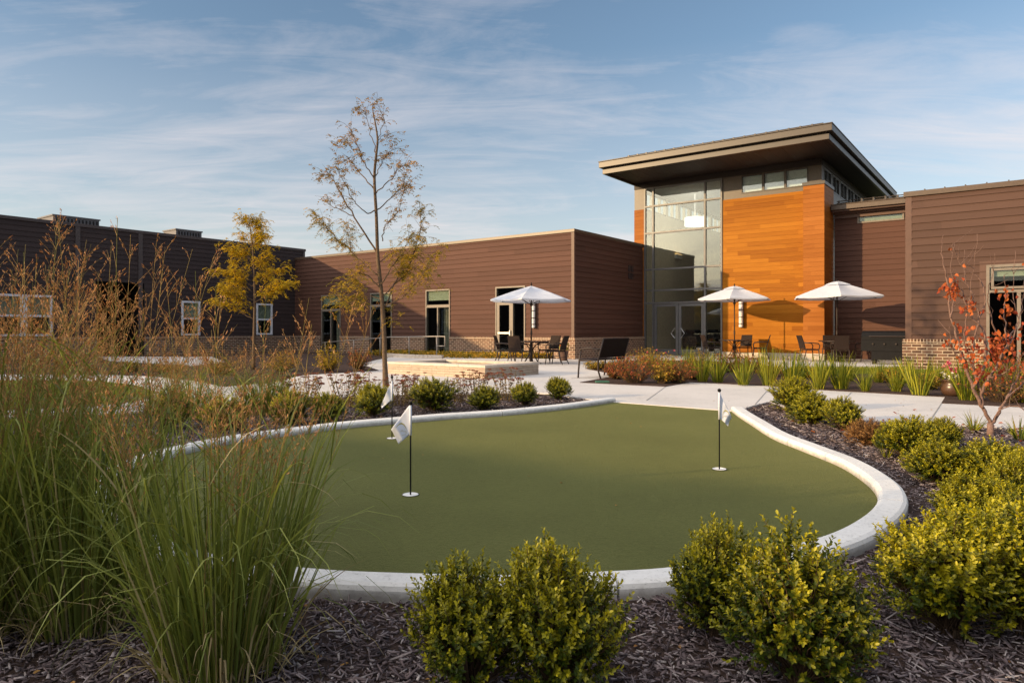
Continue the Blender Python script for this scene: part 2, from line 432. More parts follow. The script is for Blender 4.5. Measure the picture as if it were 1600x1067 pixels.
def norm(a): return a / np.maximum(np.linalg.norm(a, axis=-1, keepdims=True), 1e-9)
def leaf_arrays(P, D, NN, L, W, fold=.18, tip=None, cup=0.0):
    """six-point leaves: two quads meeting along the midrib."""
    n = len(P); D = norm(D); S = norm(np.cross(D, NN)); U = np.cross(S, D)
    L = np.broadcast_to(L, (n,))[:, None]; W = np.broadcast_to(W, (n,))[:, None]
    b = P; t = P + D*L - U*L*cup
    l1 = P + D*L*.30 + S*W*.42 + U*W*fold; l2 = P + D*L*.68 + S*W*.44 + U*W*fold - U*L*cup*.4
    r1 = P + D*L*.30 - S*W*.42 + U*W*fold; r2 = P + D*L*.68 - S*W*.44 + U*W*fold - U*L*cup*.4
    V = np.stack([b, l1, l2, t, r2, r1], 1).reshape(-1, 3)
    k = np.arange(n)[:, None]*6
    Q = np.concatenate([k + np.array([[0,3,2,1]]), k + np.array([[0,5,4,3]])])
    T = np.repeat(np.broadcast_to(tip if tip is not None else .5, (n,)), 6)
    return V, Q, T
def ribbons(P, D0, bend, L, W, seg=6, tip=None, taper=1.6, twist=None, rng=None, droop=None):
    """curved grass blades: start P, first direction D0, sag towards -z by bend."""
    n = len(P); D = norm(D0); pts = [P]; step = (L/seg)[:, None]
    cur = P; d = D
    for i in range(seg):
        d = norm(d + np.array([0,0,-1.0])*(bend[:, None]*(i+1)/seg))
        cur = cur + d*step; pts.append(cur)
    pts = np.stack(pts, 1)
    az = np.arctan2(D[:,1], D[:,0]) + (twist if twist is not None else np.pi/2)
    S = np.stack([np.cos(az), np.sin(az), np.zeros(n)], 1)[:, None, :]
    t = np.linspace(0, 1, seg+1)[None, :, None]
    w = (W[:, None, None]*.5)*np.clip((.55 + .9*t)*(1 - t**taper), .02, 1)
    V = np.stack([pts - S*w, pts + S*w], 2).reshape(-1, 3)
    base = np.arange(n)[:, None, None]*(seg+1)*2 + np.arange(seg)[None, :, None]*2
    Q = (base + np.array([0,1,3,2])[None, None, :]).reshape(-1, 4)
    T = np.repeat(np.broadcast_to(tip if tip is not None else .5, (n,)), (seg+1)*2)
    return V, Q, T, pts
def threads(pts, r0, r1, tipv):
    """three-sided thin tubes along (n,k,3) polylines."""
    n, k, _ = pts.shape
    d = norm(pts[:, -1] - pts[:, 0]); a = norm(np.cross(d, np.array([.31,.77,.55]))); b = np.cross(d, a)
    r = np.linspace(r0, r1, k)[None, :, None]
    rings = [pts + (a[:, None]*math.cos(x) + b[:, None]*math.sin(x))*r for x in (0, 2.094, 4.189)]
    V = np.stack(rings, 2).reshape(-1, 3)
    base = np.arange(n)[:, None, None, None]*k*3 + np.arange(k-1)[None, :, None, None]*3
    q = np.array([[0,1,4,3],[1,2,5,4],[2,0,3,5]])[None, None]
    Q = (base + q).reshape(-1, 4)
    T = np.repeat(np.broadcast_to(tipv, (n,)), k*3)
    return V, Q, T
def join(parts):
    V, Q, T, k = [], [], [], 0
    for v, q, t in parts:
        V.append(v); Q.append(q + k); T.append(t); k += len(v)
    return np.concatenate(V), np.concatenate(Q), np.concatenate(T)

# ------------------------------------------------------------------ camera, light, sky
cam = bpy.data.cameras.new('camera'); co = bpy.data.objects.new('camera', cam); C.objects.link(co)
cam.sensor_width = 36; cam.lens = 24; co.location = (0, 0, HC); co.rotation_euler = (R(90), 0, 0)
cam.shift_y = -16.5/1600; cam.clip_end = 4000; cam.clip_start = .05
scene.camera = co
SA, SB, SC = .83, .545, .215             # sunlight travels SA u + SB v - SC z
sd = Vector((UX*SA + VX*SB, UY*SA + VYY*SB, -SC)).normalized()
sun = bpy.data.lights.new('sun', 'SUN'); so = bpy.data.objects.new('sun', sun); C.objects.link(so)
sun.energy = 3.7; sun.angle = R(.55); sun.color = (1.0, .70, .38)
so.rotation_euler = sd.to_track_quat('-Z', 'Y').to_euler(); so.location = (-20, -10, 30)
world = bpy.data.worlds.new('World'); scene.world = world; world.use_nodes = True
nt = world.node_tree; nt.nodes.clear(); n = N(nt)
sky = n.n('ShaderNodeTexSky', sky_type='NISHITA'); sky.sun_disc = False
sky.sun_elevation = math.asin(-sd.z); sky.sun_rotation = math.atan2(-sd.x, -sd.y)
sky.air_density = 1.0; sky.dust_density = 1.0; sky.ozone_density = 1.6
dirv = n.coord('Generated'); sx = n.n('ShaderNodeSeparateXYZ'); n.l(dirv, sx.inputs[0])
zz = n.math('ADD', n.math('MAXIMUM', sx.outputs[2], 0.0), .13)
cv = n.n('ShaderNodeCombineXYZ'); n.l(n.math('DIVIDE', sx.outputs[0], zz), cv.inputs[0]); n.l(n.math('DIVIDE', sx.outputs[1], zz), cv.inputs[1])
pl = cv.outputs[0]
c1 = n.noise(n.mapping(pl, (.42, 1.15, 1), (3.1, 1.7, 0), (0, 0, R(-18))), 1.0, 9, .62, .9)
c2 = n.noise(n.mapping(pl, (.22, .40, 1), (8.0, 2.2, 0), (0, 0, R(12))), 1.0, 4, .5, .4)
c3 = n.noise(n.mapping(pl, (1.5, 5.0, 1), (1.0, 4.0, 0), (0, 0, R(-24))), 1.0, 8, .65, 1.2)
wisp = n.ramp(n.math('ADD', n.math('MULTIPLY', c1, .62), n.math('ADD', n.math('MULTIPLY', c2, .30), n.math('MULTIPLY', c3, .30))), [(.565, 0.0), (.675, .25), (.83, .74)])
low = n.ramp(sx.outputs[2], [(.0, .70), (.14, .36), (.38, .0)])
fac = n.math('MINIMUM', n.math('ADD', wisp, n.math('MULTIPLY', low, n.math('ADD', .35, c2))), .92)
skyc = n.n('ShaderNodeHueSaturation'); n.l(sky.outputs[0], skyc.inputs['Color']); skyc.inputs['Saturation'].default_value = 1.0
cl = n.mix(fac, skyc.outputs[0], (5.0, 4.55, 4.55))
# bright patch added high in the unseen sky, to lift the fill light
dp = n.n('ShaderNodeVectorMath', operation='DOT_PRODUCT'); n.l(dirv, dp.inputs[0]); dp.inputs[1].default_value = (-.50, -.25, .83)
fill_glow = n.ramp(dp.outputs['Value'], [(.52, 0.0), (.78, .40), (1.0, 1.0)])
cl = n.mix(1.0, cl, n.mix(1.0, fill_glow, (13.5, 12.0, 10.4), 'MULTIPLY'), 'ADD')
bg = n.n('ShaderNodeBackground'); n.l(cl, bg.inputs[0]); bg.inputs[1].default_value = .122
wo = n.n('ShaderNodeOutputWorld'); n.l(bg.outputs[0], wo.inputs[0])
scene.view_settings.view_transform = 'Standard'; scene.view_settings.look = 'None'
scene.view_settings.exposure = 0.6; scene.view_settings.gamma = 1
scene.cycles.max_bounces = 8; scene.cycles.transparent_max_bounces = 16; scene.cycles.use_denoising = True
scene.cycles.diffuse_bounces = 4; scene.cycles.glossy_bounces = 4; scene.cycles.caustics_reflective = False; scene.cycles.caustics_refractive = False

# ------------------------------------------------------------------ ground
def poly(name, pts, z, m, thick=0):
    b = MB(); k = len(pts)
    top = [(x, y, z) for x, y in pts]
    a2 = sum(pts[i][0]*pts[(i+1) % k][1] - pts[(i+1) % k][0]*pts[i][1] for i in range(k))
    if a2 < 0: top.reverse()
    b.add(top, [tuple(range(k))])
    if thick:
        b.add([(x, y, z - thick) for x, y, _ in top] + top, [(i, (i+1) % k, k + (i+1) % k, k + i) for i in range(k)])
    return struct(b.build(name, m))
def g2(l): return [G(*p)[:2] for p in l]
def spline(pts, per=10, closed=False):
    P = [Vector(p) for p in pts]; out = []
    K = len(P)
    for i in range(K if closed else K-1):
        if closed: a, b, c, d = P[(i-1) % K], P[i], P[(i+1) % K], P[(i+2) % K]
        else: a, b, c, d = P[max(i-1,0)], P[i], P[i+1], P[min(i+2,K-1)]
        for j in range(per):
            t = j/per
            out.append(.5*((2*b) + (c-a)*t + (2*a-5*b+4*c-d)*t*t + (3*b-a-3*c+d)*t**3))
    if not closed: out.append(P[-1])
    return out

poly('ground', [(-900,-600),(900,-600),(900,1500),(-900,1500)], -.06, M['ground'])
poly('mulch_bed', [(-40,-18),(26,-18),(26,24),(-3,40),(-40,40)], 0.0, M['mulch'])

KPX = [(955,621),(900,629),(850,634.5),(780,641),(700,646),(649,650),(550,658),(480,666),(351,683),(249,705),(195,722),(160,745),(146,770),(154,797),(190,822),(245,848),(300,866),(380,883),(487,895),(600,901),(787,905),(900,901),(1050,893),(1180,872),(1290,846),(1350,822),(1388,793),(1394,768),(1375,745),(1330,718),(1270,695),(1220,676),(1185,656),(1163,643),(1152,635)]
KZ = .075
kpts = [Vector(G(x, y, KZ)[:2] + (0,)) for x, y in KPX]
kline = spline(kpts, 10)
turf = [(p.x, p.y) for p in kline]
poly('putting_green', turf, .012, M['turf'])
def kerb():
    b = MB(); w = .165; prof = [(-w/2,-.04),(-w/2,KZ-.028),(-w/2+.008,KZ-.010),(-w/2+.028,KZ),(w/2-.028,KZ),(w/2-.008,KZ-.010),(w/2,KZ-.028),(w/2,-.04)]
    cum = 0; segs = []; cur = [0]; last = 0
    for i in range(1, len(kline)):
        cum += (kline[i]-kline[i-1]).length
        cur.append(i)
        if cum - last > 2.35: segs.append(cur); cur = [i]; last = cum
    segs.append(cur)
    for s in segs:
        if len(s) < 2: continue
        k = len(b.v); pts = [kline[i].copy() for i in s]
        d0 = (pts[1]-pts[0]).normalized(); pts[0] += d0*.005
        d1 = (pts[-1]-pts[-2]).normalized(); pts[-1] -= d1*.005
        for i, p in enumerate(pts):
            gi = s[i]
            t = (kline[min(gi+1,len(kline)-1)]-kline[max(gi-1,0)]).normalized(); nn = Vector((-t.y, t.x, 0))
            for (o, z) in prof: b.v.append((p.x+nn.x*o, p.y+nn.y*o, z))
        m = len(prof)
        for i in range(len(pts)-1):
            for j in range(m-1):
                a = k+i*m+j; b.f.append((a, a+1, a+m+1, a+m))
        b.f.append(tuple(k+j for j in range(m))); e = k+(len(pts)-1)*m; b.f.append(tuple(e+j for j in reversed(range(m))))
    o = b.build('kerb', M['kerb'], smooth=False)
    return struct(o)
kerb()

# concrete plaza and walks (a slab standing 2 cm proud of the beds)
plaza = g2([(955,629.6),(893,622.5),(868,617),(830,615),(770,615),(700,616.5),(640,618),(560,620),(500,622),(440,625),(385,628),(330,636),(300,637),(296,628),(318,618),(352,606),(420,600),(444,594),(480,586),(540,575),(590,563),(610,559)])
plaza += [tuple(BL(-4.6, -.05)[:2]), tuple(BL(0, -.05)[:2]), tuple(BL(0.02, 5.85)[:2]), tuple(BL(7.9, 6.6)[:2]), tuple(BL(11.2, 6.6)[:2]), tuple(BL(11.1, -1.05)[:2]), tuple(BL(26, -1.05)[:2]), tuple(BL(26, -8)[:2])]
plaza += g2([(1720,678),(1600,672.5),(1492,666.5),(1400,662),(1300,655),(1240,642),(1204,629),(1178,635.5),(1150,644.6)])
poly('plaza', plaza, .022, M['conc'], .08)
poly('path', g2([(300,637),(260,640),(215,646),(100,652),(-120,662),(-120,641),(20,641),(110,639),(180,634.5),(228,626),(245,614),(215,603),(165,597),(110,595),(-120,595),(-120,586),(150,586.5),(235,589),(300,596),(352,606),(318,618),(296,628)]), .0185, M['conc'], .08)
poly('lawn', g2([(-120,595),(110,595),(165,597),(215,603),(245,614),(228,626),(180,634.5),(110,639),(20,641),(-120,641)]), .012, M['lawn'], .05)
poly('path', g2([(150,557.5),(330,558),(352,566),(300,572),(170,564)]), .0175, M['conc'], .06)
bedB = g2([(906,599.5),(1040,606),(1078,599),(1202,605),(1275,611),(1477,622.5),(1471,632.5),(1600,639),(1750,646),(1750,588),(1240,586),(1200,573),(1100,565),(1015,564),(945,569),(914,577),(948,584),(952,591)])
poly('mulch_bed', bedB, .034, M['mulch'], .06)
poly('lawn', g2([(1225,585),(1400,587),(1750,589),(1750,575),(1540,576),(1412,577),(1235,577)]), .046, M['lawn'], .05)
poly('mulch_bed', g2([(440,590),(500,586),(592,580.5),(575,574),(520,569),(455,572)]), .034, M['mulch'], .06)
# control joints sawn across the slab
b = MB()
for a, c in (((1471,632.5),(1450,664.5)), ((1040,606),(1010,628)), ((952,591),(893,592)), ((700,600),(890,618)), ((606,575),(590,612)), ((1204,606),(1180,634)), ((1330,615),(1298,652))):
    p0, p1 = Vector(G(*a)), Vector(G(*c)); p0.z = p1.z = .0245; b.bar(p0, p1, .012, .003)
struct(b.build('plaza_joint', M['joint']))

def inside(px, py, pg):
    r = np.zeros(len(px), bool); k = len(pg); j = k-1
    for i in range(k):
        xi, yi = pg[i]; xj, yj = pg[j]
        if yi != yj:
            r ^= ((yi > py) != (yj > py)) & (px < (xj-xi)*(py-yi)/(yj-yi)+xi)
        j = i
    return r
kout = []
for i, p in enumerate(kline):
    t = (kline[min(i+1,len(kline)-1)]-kline[max(i-1,0)]).normalized(); kout.append((p.x + t.y*(-.085)*-1, p.y - t.x*(-.085)*-1))
_c = np.mean(np.array(turf), axis=0)
kout = [tuple(np.array(t)+ (np.array(t)-_c)/np.linalg.norm(np.array(t)-_c)*.09) for t in turf]

def chips(nm, n_, ylo, yhi, zbase, seed, only=None, lscale=1.0):
    rg = np.random.default_rng(seed)
    y = (rg.random(n_)**1.25)*(yhi-ylo)+ylo; x = (rg.random(n_)*2-1)*(y*.80+.12)
    keep = ~inside(x, y, kout) & ~inside(x, y, plaza)
    if only is not None: keep &= inside(x, y, only)
    x, y = x[keep], y[keep]; k = len(x)
    L = rg.lognormal(math.log(.024), .5, k)*lscale; W = rg.lognormal(math.log(.0065), .4, k)*lscale; T = .0015+.003*rg.random(k)
    yaw = rg.random(k)*6.283; pit = rg.normal(0, .22, k); rol = rg.normal(0, .35, k)
    z = zbase + .002 + rg.random(k)**2*.016 + np.abs(np.sin(pit))*L*.4
    ca, sa = np.cos(yaw), np.sin(yaw); cp, sp = np.cos(pit), np.sin(pit)
    ax = np.stack([ca*cp, sa*cp, sp], 1)
    si = np.stack([-sa*np.cos(rol), ca*np.cos(rol), np.sin(rol)], 1); up = np.cross(ax, si)
    c = np.stack([x, y, z], 1)
    V = []
    for uz in (-1, 1):
        for (ux, uy, f) in ((-1,-1,.7),(1,-1,.45),(1,1,.6),(-1,1,1)):
            V.append(c + ax*(ux*L*.5)[:,None] + si*(uy*W*.5*f)[:,None] + up*(uz*T*.5)[:,None])
    V = np.stack(V, 1).reshape(-1, 3)
    q = np.array([[4,5,6,7],[0,1,5,4],[1,2,6,5],[2,3,7,6],[3,0,4,7]])
    Q = (np.arange(k)[:,None,None]*8 + q[None]).reshape(-1, 4)
    o = mesh_np(nm, V, Q, M['chips']); o['kind'] = 'stuff'; o['label'] = 'dark shredded bark mulch covering the planting beds'
    return o
chips('bark_mulch', 62000, 1.75, 6.2, 0.0, 3)
chips('bark_mulch', 60000, 6.0, 11.5, 0.0, 4, None, 1.7)
chips('bark_mulch', 170000, 8.5, 17.0, .034, 5, bedB, 2.4)

def tufts(nm, pg, dens, z, h, seed, label):
    rg = np.random.default_rng(seed); a = np.array(pg); lo, hi = a.min(0), a.max(0)
    lo = np.maximum(lo, -16); hi = np.minimum(hi, 22)
    n_ = int(dens*(hi[0]-lo[0])*(hi[1]-lo[1])); x = rg.uniform(lo[0], hi[0], n_); y = rg.uniform(lo[1], hi[1], n_)
    k = inside(x, y, pg); x, y = x[k], y[k]; m = len(x)
    P = np.stack([x, y, np.full(m, z)], 1); D = np.stack([rg.normal(0,.35,m), rg.normal(0,.35,m), np.ones(m)], 1)
    V, Q, T, _ = ribbons(P, D, rg.uniform(0,.3,m), rg.uniform(.5,1.2,m)*h, np.full(m, .012), 2, rg.random(m), 1.6, rg.uniform(0,6.28,m))
    o = mesh_np(nm, V, Q, M['grass'], None, T); o['kind'] = 'stuff'; o['label'] = label
    return o
lawnR = g2([(1225,585),(1400,587),(1660,589),(1660,576),(1540,576),(1412,577),(1235,577)])
tufts('grass', lawnR, 900, .046, .07, 11, 'mown grass strip behind the iris row')
lawnL = g2([(-20,596),(110,596),(163,598),(213,604),(243,614),(226,625),(178,633.5),(108,638),(20,640),(-20,640)])
tufts('grass', lawnL, 420, .012, .06, 12, 'mown grass of the oval lawn inside the curved walk')

# ------------------------------------------------------------------ buildings
EX = .2
def siding_mb(b, a0, a1, z0, z1, holes=(), axis='x', off=0.0, sgn=-1, lap=.024):
    """lap boards on the plane axis=const off; sgn is the outward direction; holes are (a0,a1,z0,z1)."""
    zs = {z0, z1}
    k = math.floor(z0/EX)+1
    while k*EX < z1: zs.add(round(k*EX, 4)); k += 1
    for h in holes:
        for z in h[2:]:
            if z0 < z < z1: zs.add(z)
    zs = sorted(zs)
    def P(a, o, z): return (a, off+sgn*o, z) if axis == 'x' else (off+sgn*o, a, z)
    for za, zb in zip(zs, zs[1:]):
        if zb-za < 1e-4: continue
        zm = (za+zb)/2; fl = math.floor(zm/EX)*EX
        oa = lap*(1-(za-fl)/EX)+.004; ob = lap*(1-(zb-fl)/EX)+.004
        iv = [(a0, a1)]
        for h in holes:
            if h[2] < zm < h[3]:
                nv = []
                for s, e in iv:
                    if h[1] <= s or h[0] >= e: nv.append((s, e)); continue
                    if h[0] > s: nv.append((s, h[0]))
                    if h[1] < e: nv.append((h[1], e))
                iv = nv
        for s, e in iv:
            b.add([P(s,oa,za),P(e,oa,za),P(e,ob,zb),P(s,ob,zb)], [(0,1,2,3)])
            if abs(za-fl) < 1e-3: b.add([P(s,0,za),P(e,0,za),P(e,oa,za),P(s,oa,za)], [(0,1,2,3)])
    return b

def frame_mb(b, a0, a1, z0, z1, w, y0, y1, vs=(), hs=(), axis='x', bottom=True):
    """a window or curtain wall frame with extra upright (vs) and level (hs) members."""
    def bx(s0, s1, c0, c1):
        if axis == 'x': b.box(s0, s1, y0, y1, c0, c1)
        else: b.box(y0, y1, s0, s1, c0, c1)
    bx(a0, a0+w, z0, z1); bx(a1-w, a1, z0, z1)
    e = .002
    xs = [a0+w] + sorted(vs) + [a1-w]
    bx(a0+w, a1-w, z1-w, z1)
    if bottom: bx(a0+w, a1-w, z0, z0+w)
    for h in hs: bx(a0+w, a1-w, h-w/2, h+w/2)
    zl = sorted([z0+(w if bottom else 0)] + [x for h in hs for x in (h-w/2, h+w/2)] + [z1-w])
    for v in vs:
        for i in range(0, len(zl), 2):
            if zl[i+1]-zl[i] > .01: bx(v-w/2, v+w/2, zl[i], zl[i+1])
    return b

def building(name, label): return thing(name, label, 'building', (OX, OY, 0), ROT)

# --- middle wing
MW = building('brown_wing', 'long brown lap-sided wing with brick base, sunlit front behind the young honey locust')
L0 = -17.5; H1 = 5.0; BT = .85
def opening(x0, x1, ytop, ysplit, sill=.06):
    xm = (x0+x1)/2
    return FQ(x0, 0), FQ(x1, 0), FZ(xm, ytop, 0), FZ(xm, ysplit, 0)
ops = [opening(666, 704, 452.5, 481), opening(579.5, 613, 457.5, 480), opening(503, 533, 461, 487)]
dq0, dq1 = FQ(775, 0), FQ(821.5, 0); dz1 = FZ(798, 447.5, 0); dzs = FZ(798, 471.5, 0)
holes = [(a, b_, .05, zt) for a, b_, zt, zs in ops] + [(dq0, dq1, .03, dz1)]
b = MB(); siding_mb(b, L0, -.11, BT, H1-.12, holes); b.build('front_wall', M['siding'], MW)
b = MB(); siding_mb(b, .0, 5.86, BT, H1-.12, [], 'y', 0.0, 1); b.build('side_wall', M['siding'], MW)
b = MB(); b.box(L0, 0, .02, .06, 5.86, 5.9) if False else None
b = MB(); b.box(-.11, .021, -.021, -.0005, BT, H1-.12); b.box(.0005, .021, -.0005, .09, BT, H1-.12); b.build('corner_trim', M['trim'], MW)
b = MB(); b.box(L0, .05, -.055, .10, H1-.12, H1); b.box(-.10, .05, .10, 5.86, H1-.12, H1); b.build('coping', M['coping'], MW, bevel=.006)
b = MB(); b.box(L0, -.105, .105, 5.86, H1-.3, H1-.2); b.box(L0, -.2, 5.80, 5.86, 0, H1-.3); b.box(L0, L0+.05, .1, 5.8, 0, H1-.3); b.build('roof', M['roofmetal'], MW)
b = MB(); b.box(L0+.06, -.05, .12, 5.79, -.02, .03); b.build('interior_floor', M['dark'], MW)
def brick_part(parent, a0, a1, y0, y1, top, axis='x', cap=True):
    bb, bs = MB(), MB(); brick_run(bb, bs, a0, a1, y0, y1, top, axis)
    bo = bb.build('brick_base', M['brick'], parent)
    if cap: bs.build('brick_cap', M['brick_soldier'], bo)
def brick_run(bb, bs, a0, a1, y0, y1, top, axis='x'):
    def bx(m, s0, s1, c0, c1, z0, z1):
        if axis == 'x': m.box(s0, s1, c0, c1, z0, z1)
        else: m.box(c0, c1, s0, s1, z0, z1)
    bx(bb, a0, a1, y0, y1, 0, top-.1)
    bx(bs, a0, a1, y0-.012 if axis == 'x' else y0, y1 if axis == 'x' else y1+.012, top-.1, top)
edges = sorted([h[:2] for h in holes]); cur = L0
for a, e in edges:
    brick_part(MW, cur, a-.01, -.11, .1, BT); cur = e+.01
brick_part(MW, cur, .109, -.11, .1, BT)
brick_part(MW, .1005, 5.85, .0005, .11, BT, 'y')
def tall_window(a, e, zt, zs, parent, curtain=True, y=-.05, fm='frame_taupe', z0=.06):
    w = .055
    f = MB(); frame_mb(f, a, e, z0, zt, w, y, y+.14, [], [zs+.04]); f.box((a+e)/2-w/2, (a+e)/2+w/2, y+.001, y+.139, z0+w, zs+.04-w/2); f.box(a+w, e-w, y+.02, y+.09, zs+.04+w/2, zs+.04+w/2+.07); fo = f.build('window', M[fm], parent)
    # the upper light has no middle upright: cover strip
    p = MB(); p.box(a+w, (a+e)/2-w/2, y+.055, y+.065, z0+w, zs+.04-w/2); p.box((a+e)/2+w/2, e-w, y+.055, y+.065, z0+w, zs+.04-w/2)
    p.box(a+w, e-w, y+.055, y+.065, zs+.04+w/2, zt-w); p.build('pane', M['pane'], fo)
    bl = MB(); bl.box(a+w, e-w, y+.10, y+.115, zs+.04+(zt-zs)*.36, zt-w); bl.build('blind', M['blind'], fo)
    if curtain:
        c = MB(); k0 = (a+e)/2+.1; pts = []
        nn = 26; k1 = e-.06
        for i in range(nn+1):
            t = i/nn; pts.append((k0+(k1-k0)*t, y+.3+.035*math.sin(t*34)))
        v = [(x, yy, .12) for x, yy in pts]+[(x, yy, zs) for x, yy in pts]
        c.add(v, [(i, i+1, nn+2+i, nn+1+i) for i in range(nn)]); c.build('curtain', M['curtain'], fo, smooth=True)
    return fo
for i, (a, e, zt, zs) in enumerate(ops): tall_window(a, e, zt, zs, MW, i != 1)
# glazed entrance door with side light
f = MB(); w = .06; dm = FQ(801.5, 0)
frame_mb(f, dq0, dq1, .04, dz1, w, -.05, .09, [], [dzs+.05], bottom=False); f.box(dm-.03, dm+.03, -.049, .089, .04, dzs+.02)
fo = f.build('door_frame', M['frame_taupe'], MW)
p = MB(); p.box(dq0+w, dq1-w, .0, .01, dzs+.08, dz1-w); p.box(dm+.03, dq1-w, .0, .01, .06, dzs+.02); p.build('pane', M['pane'], fo)
d = MB(); frame_mb(d, dq0+w+.01, dm-.035, .05, dzs, .13, -.035, .02); d.box(dq0+w+.14, dm-.165, -.034, .019, .18, .30); do = d.build('door', M['frame_taupe'], MW)
p = MB(); p.box(dq0+w+.14, dm-.165, -.012, -.002, .30, dzs-.13); p.build('pane', M['pane'], do)
p = MB(); p.box(dq0+w+.1, dm-.12, -.09, -.06, .98, 1.05); p.box(dq0+w+.1, dq0+w+.13, -.06, -.036, .99, 1.04); p.box(dm-.15, dm-.12, -.06, -.036, .99, 1.04); p.build('push_bar', M['steel'], do)
p = MB(); p.box(dm-.12, dm-.08, -.10, -.036, .92, 1.12); p.build('handle', M['steel'], do)
# small grilles on the shaded side
b = MB(); ps = SP(985, .02); zv = SZ(985, 426, .02)
for i in range(2):
    for j in range(2):
        z = zv-.28+j*.32; p0 = ps-.22+i*.26
        b.box(.021, .05, p0, p0+.2, z, z+.26)
        for k in range(4): b.box(.05, .058, p0+.01, p0+.19, z+.03+k*.055, z+.06+k*.055)
b.build('wall_vent', M['siding_dark'], MW)

# --- left wing, its face in shade
LW = building('dark_wing', 'dark umber wing at left, in shade, with white-framed windows and rooftop units')
QL = -17.5; HL = 5.5
def lwin(x0, x1, y0, y1):
    xm = (x0+x1)/2
    pa, pb = sorted((SP(x0, QL), SP(x1, QL))); return (pa, pb, SZ(xm, y1, QL), SZ(xm, y0, QL))
lw = [lwin(283, 312, 470.5, 524), lwin(400, 425, 474.5, 523)]
bigw = lwin(-42, 81, 459.5, 525.5)
porch = lwin(150, 225, 441, 560); porch = (porch[0], porch[1], 0.05, porch[3])
far = (-26, -23.6, bigw[2], bigw[3])
b = MB(); siding_mb(b, -39, .6, BT, HL-.1, lw+[bigw, porch], 'y', QL, 1)
b.build('side_wall', M['siding_dark'], LW)
b = MB(); b.box(QL-.15, QL+.06, -39, .65, HL-.1, HL+.03); b.box(QL-9, QL-.15, .5, .65, HL-.1, HL+.03); b.build('coping', M['trim_dark'], LW, bevel=.006)
b = MB(); siding_mb(b, QL-9, QL, BT, HL-.1, [], 'x', .6, 1); b.box(QL-9, QL-.16, -39, .49, HL-.35, HL-.25); b.box(QL-9, QL-8.9, -39, .5, 0, HL-.35); b.build('roof', M['roofmetal'], LW)
brick_part(LW, -39, porch[0], QL-.1, QL+.1, BT, 'y'); brick_part(LW, porch[1], .6, QL-.1, QL+.1, BT, 'y')
for px in (121, 219):
    p0 = SP(px, QL); b = MB(); b.box(QL+.025, QL+.05, p0-.09, p0+.09, BT, HL-.1); b.build('wall_trim', M['trim_dark'], LW)
b = MB(); b.box(QL+.001, QL+.03, .47, .615, BT, HL-.1); b.build('corner_trim', M['trim_dark'], LW)
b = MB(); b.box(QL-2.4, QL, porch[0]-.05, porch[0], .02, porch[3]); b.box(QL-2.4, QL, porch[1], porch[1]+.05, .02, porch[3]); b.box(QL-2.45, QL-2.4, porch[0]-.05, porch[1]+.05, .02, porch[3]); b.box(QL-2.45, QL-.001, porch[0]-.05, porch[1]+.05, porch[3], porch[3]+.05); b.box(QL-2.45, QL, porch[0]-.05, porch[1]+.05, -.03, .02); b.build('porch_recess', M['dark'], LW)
def sash(a, e, z0, z1, parent, ups=()):
    w = .085; zm = z0+(z1-z0)*.49
    f = MB(); frame_mb(f, a, e, z0, z1, w, QL-.06, QL+.06, list(ups), [zm], 'y')
    for u in ups: f.box(QL-.055, QL+.065, u-.11, u+.11, z0+w, z1-w)
    fo = f.build('window', M['frame_white'], parent)
    p = MB(); cs = [a+w]+[x for u in ups for x in (u-.111, u+.111)]+[e-w]
    for i in range(0, len(cs), 2):
        p.box(QL-.005, QL+.005, cs[i], cs[i+1], z0+w, zm-w/2); p.box(QL-.005, QL+.005, cs[i], cs[i+1], zm+w/2, z1-w)
    p.build('pane', M['pane'], fo)
    bl = MB(); bl.box(QL-.12, QL-.10, a+.03, e-.03, zm, z1-.03); bl.build('blind', M['blind'], fo)
for a, e, z0, z1 in lw: sash(a, e, z0, z1, LW)
a, e, z0, z1 = bigw; sash(a, e, z0, z1, LW, [SP(36.5, QL)])
b = MB(); b.box(QL-8.8, QL-.2, -38.9, .4, -.03, .02); b.build('interior_floor', M['dark'], LW)

# --- rear wing that closes the court behind the photographer
RW = building('rear_wing', 'brown wing closing the court opposite the tower, seen only mirrored in the glass')
PR = -38.8; vst = -13.9 + 13.76  # roof step is made up: the lowered side lets sun onto the front shrubs
b = MB(); siding_mb(b, -30, vst, BT, 5.42, [], 'x', PR, 1); siding_mb(b, vst, 30, BT, 4.55, [], 'x', PR, 1); b.build('front_wall', M['siding_dark'], RW)
b = MB(); b.box(-30, vst, PR-9, PR-.02, 5.2, 5.3); b.box(vst, 30, PR-9, PR-.02, 4.4, 4.5); b.box(-30, vst, PR-.2, PR+.05, 5.42, 5.5); b.box(vst+.001, 30, PR-.2, PR+.05, 4.55, 4.63)
b.box(vst-.1, vst-.01, PR-9, PR-.2, 4.4, 5.5); b.build('roof', M['roofmetal'], RW)
brick_part(RW, -30, 30, PR-.1, PR+.1, BT, 'x', False)

